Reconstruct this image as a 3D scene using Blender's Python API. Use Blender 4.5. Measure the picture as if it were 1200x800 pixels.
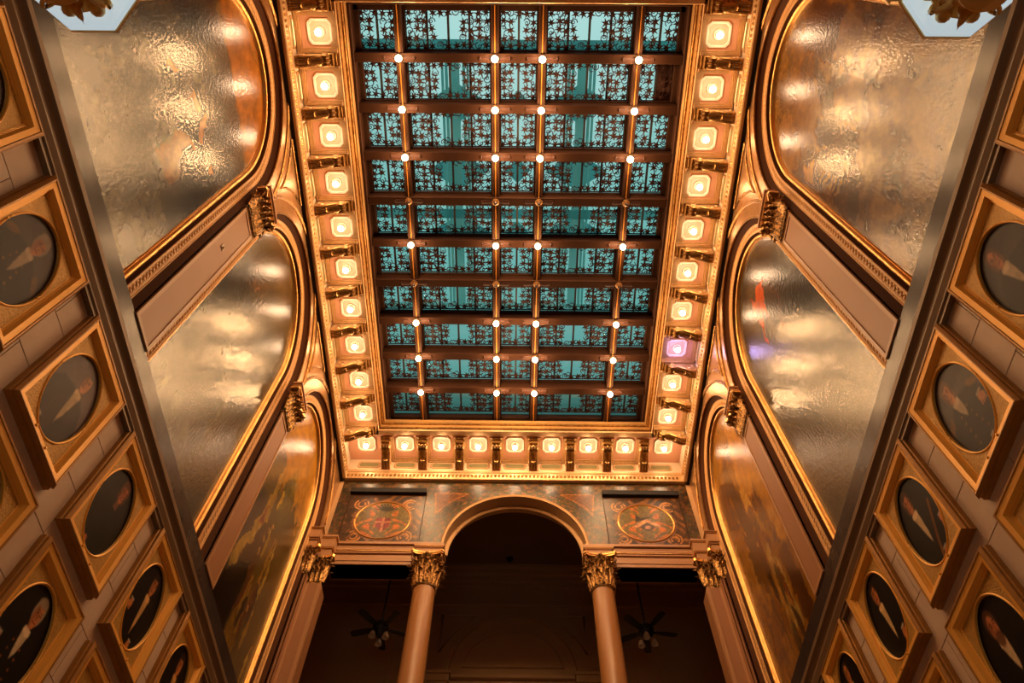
import bpy, bmesh, math, random
import numpy as np
from mathutils import Matrix, Vector

# ------------------------------------------------------------------ clearing, camera, sky, exposure
for o in list(bpy.data.objects):
    bpy.data.objects.remove(o, do_unlink=True)
scene = bpy.context.scene
COL = scene.collection
EYE = 1.6                      # camera height above the floor; heights below are given from the camera's eye
PI = math.pi
random.seed(7)
rng = np.random.default_rng(7)

F_PX = 841.67
def _n(v):
    v = np.array(v, float)
    return v / np.linalg.norm(v)
_zen = _n((9, -466, F_PX))                 # vanishing points measured in the photograph
_lon = _n((-10, 1520, F_PX))
_lon = _n(_lon - _zen * (_zen @ _lon))
_lat = np.cross(_lon, _zen)
_R = np.stack([_lat, _lon, _zen], 1)
cam_data = bpy.data.cameras.new('camera')
cam_data.sensor_width = 36.0
cam_data.lens = F_PX / 1200 * 36.0
cam = bpy.data.objects.new('camera', cam_data)
COL.objects.link(cam)
_m = Matrix.Identity(4)
for i in range(3):
    _m[i][0] = _R[0, i]
    _m[i][1] = -_R[1, i]
    _m[i][2] = -_R[2, i]
_m[2][3] = EYE
cam.matrix_world = _m
scene.camera = cam

world = bpy.data.worlds.new('evening_sky')
scene.world = world
world.use_nodes = True
_nt = world.node_tree
_bg = _nt.nodes['Background']
_tc = _nt.nodes.new('ShaderNodeTexCoord')
_sx = _nt.nodes.new('ShaderNodeSeparateXYZ')
_rp = _nt.nodes.new('ShaderNodeValToRGB')
_rp.color_ramp.elements[0].position = 0.80
_rp.color_ramp.elements[0].color = (0.085, 0.29, 0.27, 1)
_rp.color_ramp.elements[1].position = 1.0
_rp.color_ramp.elements[1].color = (0.53, 0.83, 0.81, 1)
_e = _rp.color_ramp.elements.new(0.94)
_e.color = (0.21, 0.54, 0.51, 1)
_nt.links.new(_tc.outputs['Generated'], _sx.inputs[0])
_nt.links.new(_sx.outputs['Z'], _rp.inputs[0])
_nt.links.new(_rp.outputs[0], _bg.inputs['Color'])
_bg.inputs['Strength'].default_value = 1.0

vs = scene.view_settings
vs.view_transform = 'Standard'
vs.look = 'None'
vs.exposure = 0.0
vs.gamma = 1.0
vs.use_curve_mapping = False

# soft light that comes in through the glazed entrance behind the camera
_al = bpy.data.lights.new('entrance_light', 'AREA')
_al.shape = 'RECTANGLE'
_al.size, _al.size_y = 4.0, 3.4
_al.energy = 60
_al.color = (1.0, 0.82, 0.60)
_ao = bpy.data.objects.new('entrance_light', _al)
COL.objects.link(_ao)
_ao.location = (0, -4.85, 2.0)
_ao.rotation_euler = (math.radians(90), 0, 0)
TOP_SET = {cam, _ao}

COFFER_W = 8.0                # watts of each coffer lamp
BULB_W = 70.0                  # watts of each bulb on the skylight beams
WARM = (1.0, 0.64, 0.36)      # coffer lamps
AMBER = (1.0, 0.56, 0.25)     # skylight bulbs

# ------------------------------------------------------------------ helpers: materials
def lin(c):
    c = np.asarray(c, float)
    return np.where(c <= 0.04045, c / 12.92, ((c + 0.055) / 1.055) ** 2.4)

def material(name, color, rough=0.6, metal=0.0, noise=None, color2=None, bump=None, spec=0.5, vcol=False,
             coord='Object', stretch=(1, 1, 1), coat=0.0):
    m = bpy.data.materials.new(name)
    m.use_nodes = True
    nt = m.node_tree
    b = nt.nodes['Principled BSDF']
    b.inputs['Base Color'].default_value = (*color, 1)
    b.inputs['Roughness'].default_value = rough
    b.inputs['Metallic'].default_value = metal
    b.inputs['Specular IOR Level'].default_value = spec
    b.inputs['Coat Weight'].default_value = coat
    tc = nt.nodes.new('ShaderNodeTexCoord')
    mp = nt.nodes.new('ShaderNodeMapping')
    mp.inputs['Scale'].default_value = stretch
    nt.links.new(tc.outputs[coord], mp.inputs['Vector'])
    src = None
    if vcol:
        at = nt.nodes.new('ShaderNodeAttribute')
        at.attribute_name = 'Col'
        src = at.outputs['Color']
    if noise:
        nz = nt.nodes.new('ShaderNodeTexNoise')
        nz.inputs['Scale'].default_value = noise[0]
        nz.inputs['Detail'].default_value = 5
        nt.links.new(mp.outputs[0], nz.inputs['Vector'])
        rp = nt.nodes.new('ShaderNodeValToRGB')
        rp.color_ramp.elements[0].position = 0.5 - noise[1]
        rp.color_ramp.elements[1].position = 0.5 + noise[1]
        nt.links.new(nz.outputs['Fac'], rp.inputs[0])
        if vcol:
            rp.color_ramp.elements[0].color = (*(color2 or (0.6, 0.6, 0.6)), 1)
            rp.color_ramp.elements[1].color = (1, 1, 1, 1)
            mx = nt.nodes.new('ShaderNodeMix')
            mx.data_type = 'RGBA'
            mx.blend_type = 'MULTIPLY'
            mx.inputs['Factor'].default_value = 1.0
            nt.links.new(src, mx.inputs['A'])
            nt.links.new(rp.outputs[0], mx.inputs['B'])
            src = mx.outputs['Result']
        else:
            rp.color_ramp.elements[0].color = (*(color2 or tuple(x * 0.6 for x in color)), 1)
            rp.color_ramp.elements[1].color = (*color, 1)
            src = rp.outputs[0]
    if src is not None:
        nt.links.new(src, b.inputs['Base Color'])
    if bump:
        nb = nt.nodes.new('ShaderNodeTexNoise')
        nb.inputs['Scale'].default_value = bump[0]
        nb.inputs['Detail'].default_value = 4
        nt.links.new(mp.outputs[0], nb.inputs['Vector'])
        bp = nt.nodes.new('ShaderNodeBump')
        bp.inputs['Strength'].default_value = bump[1]
        bp.inputs['Distance'].default_value = bump[2] if len(bump) > 2 else 0.02
        nt.links.new(nb.outputs['Fac'], bp.inputs['Height'])
        nt.links.new(bp.outputs[0], b.inputs['Normal'])
    return m

def glow(name, color, strength):
    m = bpy.data.materials.new(name)
    m.use_nodes = True
    b = m.node_tree.nodes['Principled BSDF']
    b.inputs['Base Color'].default_value = (0.8, 0.8, 0.8, 1)
    b.inputs['Emission Color'].default_value = (*color, 1)
    b.inputs['Emission Strength'].default_value = strength
    m.cycles.emission_sampling = 'NONE'
    return m

def glass_material(name, tint):
    m = bpy.data.materials.new(name)
    m.use_nodes = True
    nt = m.node_tree
    out = nt.nodes['Material Output']
    nt.nodes.remove(nt.nodes['Principled BSDF'])
    tr = nt.nodes.new('ShaderNodeBsdfTransparent')
    tr.inputs[0].default_value = (*tint, 1)
    gl = nt.nodes.new('ShaderNodeBsdfGlossy')
    gl.inputs['Roughness'].default_value = 0.05
    fr = nt.nodes.new('ShaderNodeFresnel')
    fr.inputs[0].default_value = 1.45
    mx = nt.nodes.new('ShaderNodeMixShader')
    nt.links.new(fr.outputs[0], mx.inputs[0])
    nt.links.new(tr.outputs[0], mx.inputs[1])
    nt.links.new(gl.outputs[0], mx.inputs[2])
    nt.links.new(mx.outputs[0], out.inputs[0])
    return m

def translucent(name, color):  # translucency added so sky light brightens the undersides of the attic parts
    m = bpy.data.materials.new(name)
    m.use_nodes = True
    nt = m.node_tree
    out = nt.nodes['Material Output']
    nt.nodes.remove(nt.nodes['Principled BSDF'])
    tl = nt.nodes.new('ShaderNodeBsdfTranslucent')
    df = nt.nodes.new('ShaderNodeBsdfDiffuse')
    for b in (tl, df):
        b.inputs['Color'].default_value = (*color, 1)
    mx = nt.nodes.new('ShaderNodeMixShader')
    mx.inputs[0].default_value = 0.1
    nt.links.new(tl.outputs[0], mx.inputs[1])
    nt.links.new(df.outputs[0], mx.inputs[2])
    nt.links.new(mx.outputs[0], out.inputs[0])
    return m

M = dict(
    stone=material('stone', (0.66, 0.51, 0.39), 0.55, noise=(3.0, 0.35), color2=(0.56, 0.42, 0.315), bump=(60, 0.08)),
    joint=material('joint', (0.20, 0.13, 0.09), 0.9),
    plaster=material('brown_plaster', (0.37, 0.172, 0.076), 0.5, noise=(2.0, 0.4), color2=(0.32, 0.148, 0.064), bump=(80, 0.05)),
    plaster_rim=material('tan_plaster_rim', (0.44, 0.235, 0.108), 0.42),
    shaft=material('column_paint', (0.46, 0.22, 0.08), 0.24, noise=(1.2, 0.4), color2=(0.39, 0.18, 0.062), stretch=(1, 1, 0.3)),
    gold=material('gilding', (0.80, 0.47, 0.15), 0.32, 0.85, noise=(9, 0.35), color2=(0.55, 0.28, 0.08), bump=(70, 0.15)),
    gold_dark=material('aged_gilding', (0.50, 0.27, 0.075), 0.34, 0.8, noise=(14, 0.25), color2=(0.16, 0.075, 0.02), bump=(60, 0.2)),
    carved=material('carved_gilding', (0.62, 0.34, 0.10), 0.33, 0.75, noise=(24, 0.14), color2=(0.035, 0.016, 0.006), bump=(34, 0.7, 0.02)),
    gold_pale=material('pale_gilding', (0.72, 0.49, 0.26), 0.36, 0.5, noise=(12, 0.4), color2=(0.52, 0.32, 0.14)),
    leaf_gold=material('gold_leaf_wall', (0.62, 0.36, 0.16), 0.30, 0.75, noise=(5, 0.4), color2=(0.42, 0.22, 0.09), bump=(25, 0.25)),
    guilloche=material('guilloche_paint', (0.86, 0.52, 0.20), 0.45, 0.0, noise=(20, 0.35), color2=(0.66, 0.35, 0.11)),
    reveal=material('dark_reveal', (0.085, 0.034, 0.015), 0.6, spec=0.03),  # dark colour puts shade into the arch returns
    cream=material('cream_paint', (0.78, 0.62, 0.42), 0.5),
    pink=material('coffer_pink', (0.70, 0.37, 0.22), 0.5),
    pink_light=material('lamp_panel_pink', (0.66, 0.38, 0.25), 0.5),
    frieze_green=material('frieze_green', (0.22, 0.20, 0.08), 0.5),
    white_paint=material('lamp_panel_white', (0.85, 0.72, 0.56), 0.5),
    corona=material('corona_brown_gold', (0.33, 0.18, 0.06), 0.4, 0.3),
    beam=material('beam_brown', (0.040, 0.0165, 0.0085), 0.6, noise=(4, 0.4), color2=(0.030, 0.0125, 0.0065), spec=0.08),
    beam_gold=material('beam_gilt_bead', (0.62, 0.26, 0.035), 0.4, 0.5),
    iron=material('cast_iron_brown', (0.030, 0.010, 0.006), 0.6, 0.0, spec=0.2),
    muntin=material('black_bar', (0.012, 0.010, 0.010), 0.5),
    attic=translucent('attic_translucent', (0.86, 0.97, 0.96)),
    attic_dark=translucent('attic_blue_translucent', (0.50, 0.78, 0.80)),
    attic_warm=material('attic_warm_boards', (0.60, 0.40, 0.28), 0.7),
    frame=material('portrait_frame_bronze', (0.42, 0.20, 0.038), 0.40, 0.3, noise=(8, 0.35), color2=(0.29, 0.13, 0.022), stretch=(1, 1, 1)),
    bevel=material('portrait_bevel_gold', (0.86, 0.45, 0.075), 0.45, 0.25),
    mat=material('portrait_mat_gold', (0.60, 0.34, 0.06), 0.5, 0.3, noise=(38, 0.3), color2=(0.38, 0.205, 0.03), bump=(60, 0.4)),
    canvas=material('portrait_canvas', (0.1, 0.1, 0.1), 0.42, vcol=True, noise=(60, 0.4), color2=(0.8, 0.8, 0.8), bump=(90, 0.06), spec=0.16),
    mural=material('mural_canvas', (0.2, 0.2, 0.2), 0.21, vcol=True, noise=(9, 0.35), color2=(0.62, 0.58, 0.55),
                   bump=(24, 0.42, 0.010), spec=0.55, stretch=(1, 1, 0.55)),
    panel=material('painted_panel', (0.2, 0.2, 0.2), 0.30, vcol=True, noise=(30, 0.35), color2=(0.6, 0.6, 0.6), bump=(50, 0.12), spec=0.55),
    dado=material('dado_moulding', (0.24, 0.16, 0.09), 0.42, 0.1, noise=(3, 0.4), color2=(0.19, 0.12, 0.062)),
    band=material('dark_polished_band', (0.055, 0.04, 0.038), 0.24, 0.0, noise=(4, 0.4), color2=(0.03, 0.02, 0.018), spec=0.22, bump=(14, 0.06)),
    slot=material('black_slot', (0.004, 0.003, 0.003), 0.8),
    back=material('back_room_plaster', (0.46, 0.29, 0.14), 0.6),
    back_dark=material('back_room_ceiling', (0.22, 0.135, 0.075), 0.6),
    fan=material('black_fan', (0.010, 0.008, 0.007), 0.5),
    fan_cup=material('frosted_cup', (0.62, 0.5, 0.36), 0.5),
    floor=material('floor_marble', (0.30, 0.20, 0.13), 0.25, noise=(2, 0.4), color2=(0.2, 0.13, 0.085)),
    pale_blue=glow('glowing_pale_base', (0.52, 0.68, 0.74), 0.75),
    lantern_gold=material('lantern_gilt', (0.95, 0.66, 0.26), 0.35, 0.25, noise=(14, 0.3), color2=(0.70, 0.42, 0.12)),
    socket=material('brass_socket', (0.25, 0.13, 0.05), 0.4, 0.6),
    bulb=glow('lit_bulb', (1.0, 0.80, 0.52), 14.0),
    bulb_violet=glow('violet_bulb', (0.72, 0.55, 1.0), 14.0),
    dead=material('dead_bulb', (0.05, 0.035, 0.03), 0.15),
    glass=glass_material('skylight_glass', (0.93, 0.97, 0.96)),
)

# ------------------------------------------------------------------ helpers: meshes
class MB:
    def __init__(self):
        self.v, self.f = [], []
    def add(self, vs_, fs_):
        k = len(self.v)
        self.v += [tuple(p) for p in vs_]
        self.f += [tuple(i + k for i in f) for f in fs_]
        return self
    def box(self, x0, x1, y0, y1, z0, z1, bev=0.0):
        if bev > 0:
            b = bev
            def ring(z, d):
                return [(x0 + d, y0 + d, z), (x1 - d, y0 + d, z), (x1 - d, y1 - d, z), (x0 + d, y1 - d, z)]
            vs_ = ring(z0, b) + ring(z0 + b, 0) + ring(z1 - b, 0) + ring(z1, b)
            fs_ = [(3, 2, 1, 0), (12, 13, 14, 15)]
            for r in range(3):
                for i in range(4):
                    a, c = r * 4 + i, r * 4 + (i + 1) % 4
                    fs_.append((a, c, c + 4, a + 4))
            return self.add(vs_, fs_)
        vs_ = [(x0, y0, z0), (x1, y0, z0), (x1, y1, z0), (x0, y1, z0), (x0, y0, z1), (x1, y0, z1), (x1, y1, z1), (x0, y1, z1)]
        return self.add(vs_, [(3, 2, 1, 0), (4, 5, 6, 7), (0, 1, 5, 4), (1, 2, 6, 5), (2, 3, 7, 6), (3, 0, 4, 7)])
    def loft(self, rings, closed_ring=True, cap=True, closed_path=False):
        n = len(rings[0])
        k = len(self.v)
        for r in rings:
            self.v += [tuple(p) for p in r]
        m = len(rings)
        for i in range(m if closed_path else m - 1):
            for j in range(n if closed_ring else n - 1):
                a, b = k + i * n + j, k + i * n + (j + 1) % n
                c, d = k + ((i + 1) % m) * n + (j + 1) % n, k + ((i + 1) % m) * n + j
                self.f.append((a, b, c, d))
        if cap and closed_ring and not closed_path:
            self.f.append(tuple(k + j for j in range(n))[::-1])
            self.f.append(tuple(k + (m - 1) * n + j for j in range(n)))
        return self
    def tube(self, path, r, n=8, closed=False):
        P = [Vector(p) for p in path]
        rings = []
        for i, p in enumerate(P):
            if closed:
                t = P[(i + 1) % len(P)] - P[i - 1]
            else:
                t = P[min(i + 1, len(P) - 1)] - P[max(i - 1, 0)]
            t.normalize()
            a = t.cross(Vector((0, 0, 1)))
            if a.length < 0.05:
                a = t.cross(Vector((1, 0, 0)))
            a.normalize()
            b = t.cross(a)
            rr = r[i] if isinstance(r, (list, tuple)) else r
            rings.append([p + a * (rr * math.cos(2 * PI * j / n)) + b * (rr * math.sin(2 * PI * j / n)) for j in range(n)])
        return self.loft(rings, True, True, closed)
    def lathe(self, prof, n=24, c=(0, 0, 0), axis='z'):
        rings = []
        for r, h in prof:
            ring = []
            for j in range(n):
                a = 2 * PI * j / n
                p = (c[0] + r * math.cos(a), c[1] + r * math.sin(a), c[2] + h)
                if axis == 'x':
                    p = (c[0] + h, c[1] + r * math.cos(a), c[2] + r * math.sin(a))
                if axis == 'y':
                    p = (c[0] + r * math.sin(a), c[1] + h, c[2] + r * math.cos(a))
                ring.append(p)
            rings.append(ring)
        return self.loft(rings)
    def prism(self, poly, d0, d1, plane='xy'):
        def P(a, b, d):
            return {'xy': (a, b, d), 'yz': (d, a, b), 'xz': (a, d, b)}[plane]
        n = len(poly)
        vs_ = [P(a, b, d0) for a, b in poly] + [P(a, b, d1) for a, b in poly]
        fs_ = [tuple(range(n))[::-1], tuple(range(n, 2 * n))] + [(i, (i + 1) % n, n + (i + 1) % n, n + i) for i in range(n)]
        return self.add(vs_, fs_)
    def ball(self, c, r, n=10, m=7, sq=(1, 1, 1)):
        rings = []
        for i in range(m + 1):
            t = PI * i / m
            rr = max(math.sin(t), 1e-3)
            rings.append([(c[0] + sq[0] * r * rr * math.cos(2 * PI * j / n), c[1] + sq[1] * r * rr * math.sin(2 * PI * j / n),
                           c[2] - sq[2] * r * math.cos(t)) for j in range(n)])
        return self.loft(rings)
    def merge(self, other, mat=None):
        vs_ = [tuple(mat @ Vector(p)) for p in other.v] if mat is not None else other.v
        return self.add(vs_, other.f)
    def flipx(self):
        self.v = [(-x, y, z) for x, y, z in self.v]
        self.f = [f[::-1] for f in self.f]
        return self

def finish_mesh(name, mb, mtl, fix=True, angle=38):
    me = bpy.data.meshes.new(name)
    me.from_pydata(mb.v, [], mb.f)
    if fix:
        bm = bmesh.new()
        bm.from_mesh(me)
        bmesh.ops.recalc_face_normals(bm, faces=bm.faces)
        bm.to_mesh(me)
        bm.free()
    me.shade_smooth()
    me.set_sharp_from_angle(angle=math.radians(angle))
    me.materials.append(mtl)
    return me

def link(name, data, parent=None, loc=(0, 0, 0)):
    o = bpy.data.objects.new(name, data)
    COL.objects.link(o)
    o.location = loc
    if parent is not None:
        o.parent = parent
    return o

def part(name, mb, mtl, parent, loc=(0, 0, 0), fix=True, angle=38):
    return link(name, finish_mesh(name, mb, M[mtl] if isinstance(mtl, str) else mtl, fix, angle), parent, loc)

def thing(name, label, cat, loc=(0, 0, 0), group=None, rz=0.0):
    o = link(name, None, None, loc)
    o.rotation_euler = (0, 0, rz)
    o.empty_display_size = 0.2
    o['label'] = label
    o['category'] = cat
    if group:
        o['group'] = group
    return o

def structure(name, mb, mtl, loc=(0, 0, 0)):
    o = part(name, mb, mtl, None, loc)
    o['kind'] = 'structure'
    return o

def dup(root, loc, rz=0.0, label=None, swap=None):
    r = root.copy()
    COL.objects.link(r)
    r.location = loc
    r.rotation_euler = (0, 0, rz)
    if label:
        r['label'] = label
    kids = {}
    for o in list(root.children):
        c = o.copy()
        if swap and o.data is not None and o.data.name in swap:
            c.data = swap[o.data.name]
        COL.objects.link(c)
        c.parent = r
        for g in o.children:
            d = g.copy()
            COL.objects.link(d)
            d.parent = c
    return r

def sided(mb, s):
    return mb.flipx() if s > 0 else mb

ORD = ['first', 'second', 'third', 'fourth', 'fifth', 'sixth', 'seventh', 'eighth', 'ninth', 'tenth', 'eleventh', 'twelfth']

# value noise on numpy arrays, used for what is painted on canvases
def vnoise(x, y, seed):
    xi, yi = np.floor(x).astype(int), np.floor(y).astype(int)
    xf, yf = x - xi, y - yi
    xf, yf = xf * xf * (3 - 2 * xf), yf * yf * (3 - 2 * yf)
    def h(a, b):
        n = (a * 374761393 + b * 668265263 + seed * 974711) & 0x7fffffff
        n = ((n ^ (n >> 13)) * 1274126177) & 0x7fffffff
        return ((n ^ (n >> 16)) & 0xffff) / 65535.0
    return (h(xi, yi) * (1 - xf) + h(xi + 1, yi) * xf) * (1 - yf) + (h(xi, yi + 1) * (1 - xf) + h(xi + 1, yi + 1) * xf) * yf
def fbm(x, y, seed, oct_=4):
    t, a, s = 0, 0.5, 0
    for k in range(oct_):
        t = t + a * vnoise(x * 2 ** k, y * 2 ** k, seed + k * 17)
        s += a
        a *= 0.5
    return t / s

def ss(a, b, x):
    t = np.clip((x - a) / (b - a), 0, 1)
    return t * t * (3 - 2 * t)

def painted_grid(name, to_xyz, nu, nv, paint, mtl):
    """A flat canvas of nu x nv cells, u and v in 0..1, its picture kept as one colour per point."""
    u, v = np.meshgrid(np.linspace(0, 1, nu + 1), np.linspace(0, 1, nv + 1))
    u, v = u.ravel(), v.ravel()
    xyz = np.stack(to_xyz(u, v), 1)
    a = (np.arange(nv)[:, None] * (nu + 1) + np.arange(nu)[None, :]).ravel()
    q = np.stack([a, a + 1, a + nu + 2, a + nu + 1], 1)
    me = bpy.data.meshes.new(name)
    me.vertices.add(len(xyz))
    me.vertices.foreach_set('co', xyz.astype(np.float32).ravel())
    me.loops.add(q.size)
    me.loops.foreach_set('vertex_index', q.astype(np.int32).ravel())
    me.polygons.add(len(q))
    me.polygons.foreach_set('loop_start', (np.arange(len(q)) * 4).astype(np.int32))
    me.update(calc_edges=True)
    me.validate()
    c = np.clip(paint(u, v), 0, 1)
    col = np.ones((len(u), 4), np.float32)
    col[:, :3] = lin(c)
    at = me.color_attributes.new('Col', 'FLOAT_COLOR', 'POINT')
    at.data.foreach_set('color', col.ravel())
    me.materials.append(M[mtl])
    return me

class Paint:
    """Layers of soft flat shapes on a canvas."""
    def __init__(self, u, v, base):
        self.u, self.v = u, v
        self.c = np.ones((len(u), 3)) * np.array(base)
    def lay(self, mask, col):
        m = mask[:, None]
        self.c = self.c * (1 - m) + np.array(col) * m
    def ell(self, cx, cy, rx, ry, col, rot=0.0, soft=0.15, alpha=1.0):
        x, y = self.u - cx, self.v - cy
        c, s = math.cos(rot), math.sin(rot)
        d = np.sqrt(((x * c + y * s) / rx) ** 2 + ((-x * s + y * c) / ry) ** 2)
        self.lay(alpha * (1 - ss(1 - soft, 1 + soft, d)), col)
    def poly(self, pts, col, soft=0.01, alpha=1.0):
        d = np.full(len(self.u), 1e9)
        inside = np.zeros(len(self.u), bool)
        n = len(pts)
        for i in range(n):
            (x1, y1), (x2, y2) = pts[i], pts[(i + 1) % n]
            ex, ey = x2 - x1, y2 - y1
            t = np.clip(((self.u - x1) * ex + (self.v - y1) * ey) / (ex * ex + ey * ey + 1e-12), 0, 1)
            d = np.minimum(d, np.hypot(self.u - x1 - t * ex, self.v - y1 - t * ey))
            cond = (y1 > self.v) != (y2 > self.v)
            xi = x1 + (self.v - y1) * ex / (ey if abs(ey) > 1e-9 else 1e-9)
            inside ^= cond & (self.u < xi)
        sd = np.where(inside, d, -d)
        self.lay(alpha * ss(-soft, soft, sd), col)
    def line(self, pts, w, col, alpha=1.0):
        d = np.full(len(self.u), 1e9)
        for (x1, y1), (x2, y2) in zip(pts[:-1], pts[1:]):
            ex, ey = x2 - x1, y2 - y1
            t = np.clip(((self.u - x1) * ex + (self.v - y1) * ey) / (ex * ex + ey * ey + 1e-12), 0, 1)
            d = np.minimum(d, np.hypot(self.u - x1 - t * ex, self.v - y1 - t * ey))
        self.lay(alpha * (1 - ss(w * 0.6, w * 1.2, d)), col)

# ------------------------------------------------------------------ main dimensions (metres from the camera's eye)
FLOOR = -EYE
XF = 4.05           # pilaster faces of the long walls
XS = 4.15           # stone wall below the dado
SOF = 13.70         # coffered soffit
FRZ = 13.33         # foot of the frieze
COR = 13.00         # foot of the cornice
XFR, YFR = 3.946, 10.865     # frieze planes
XCO, YCO = 3.22, 10.01       # inner edge of the soffit
ZB = 14.20          # undersides of the skylight beams
ZG = 14.60          # cast grilles
PILS = [(3.45, 3.93), (7.12, 7.59)]
BAYS = [(0.26, 3.45), (3.93, 7.12), (7.59, 10.64)]
SPRING, CROWN = 11.02, 12.85
YA = 10.95          # face of the far arcade
YB = 15.5           # back wall of the room beyond
YN = -5.0           # entrance wall behind the camera

# ------------------------------------------------------------------ setting: floor, lower walls
structure('floor', MB().box(-7, 7, YN - 0.2, YB + 0.3, FLOOR - 0.2, FLOOR), 'floor')

def stone_wall(s):
    side = 'left' if s < 0 else 'right'
    w = MB().box(-XS - 0.5, -XS - 0.012, YN, 11.6, FLOOR, 6.5)
    w.box(-XS - 0.012, -XS, YN, 11.6, FLOOR, 2.540)
    w.box(-XS - 0.012, -XS, YN, 0.06, 2.540, 6.5)
    w.box(-XS - 0.012, -XS, 9.94, 11.6, 2.540, 6.5)
    wall = structure('wall_' + side, sided(w, s), 'joint')
    wall.data.materials[0] = M['joint']
    h, wd, gap = 0.535, 0.82, 0.004
    me = finish_mesh('stone_block', sided(MB().box(-0.03, 0.0, gap, wd - gap, gap, h - gap, 0.003), s), M['stone'])
    me_half = finish_mesh('stone_block', sided(MB().box(-0.03, 0.0, gap, wd / 2 - gap, gap, h - gap, 0.004), s), M['stone'])
    for r in range(7):
        z = 2.545 + r * h
        y = 0.06 + (0.0 if r % 2 else -wd / 2)
        for k in range(13):
            yy = y + k * wd
            if yy < 0.05:
                link('stone_block', me_half, wall, (s * XS, 0.06, z))
                continue
            if yy + wd > 10.0:
                continue
            link('stone_block', me, wall, (s * XS, yy, z))
    # dado moulding with its dark gap, then the polished band that carries pilasters and murals
    prof = [(-4.2, 6.17), (-4.09, 6.17), (-4.09, 6.205), (-4.072, 6.22), (-4.072, 6.25), (-4.045, 6.285), (-4.045, 6.31),
            (-4.058, 6.335), (-4.058, 6.36), (-4.03, 6.40), (-4.005, 6.415), (-4.0, 6.468), (-4.2, 6.468)]
    d = MB()
    d.loft([[(x, yy, z) for x, z in prof] for yy in (YN, 10.72)])
    t = structure('trim_1' if s < 0 else 'trim_2', sided(d, s), 'dado')
    b = MB().box(-4.4, -4.042, -0.4, 10.7, 6.50, 6.772)
    part('polished_band', sided(b, s), 'band', t)
    part('shadow_strip', sided(MB().box(-4.4, -4.075, -0.4, 10.7, 6.468, 6.50), s), 'slot', t)
    return wall
WALL = {s: stone_wall(s) for s in (-1, 1)}

# ------------------------------------------------------------------ upper long walls: arched openings
def arch_path(y0, y1, off, n=40, zb=6.772):
    """Inner outline of a bay at an inward offset: up one jamb, round the half ellipse, down the other."""
    c, a, b = (y0 + y1) / 2, (y1 - y0) / 2 - off, CROWN - SPRING - off
    p = [(c - a, zb), (c - a, zb + 2.1)]
    for i in range(n + 1):
        t = PI - PI * i / n
        p.append((c + a * math.cos(t), SPRING + b * math.sin(t)))
    return p + [(c + a, zb + 2.1), (c + a, zb)]

def sweep_arch(y0, y1, prof, zb=6.772):
    """prof: (offset inward, x) pairs; open strip from first to last."""
    mb = MB()
    paths = [[(x, yy, zz) for yy, zz in arch_path(y0, y1, o, zb=zb)] for o, x in prof]
    rings = [[paths[k][i] for k in range(len(prof))] for i in range(len(paths[0]))]
    return mb.loft(rings, closed_ring=False, cap=False)

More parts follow.
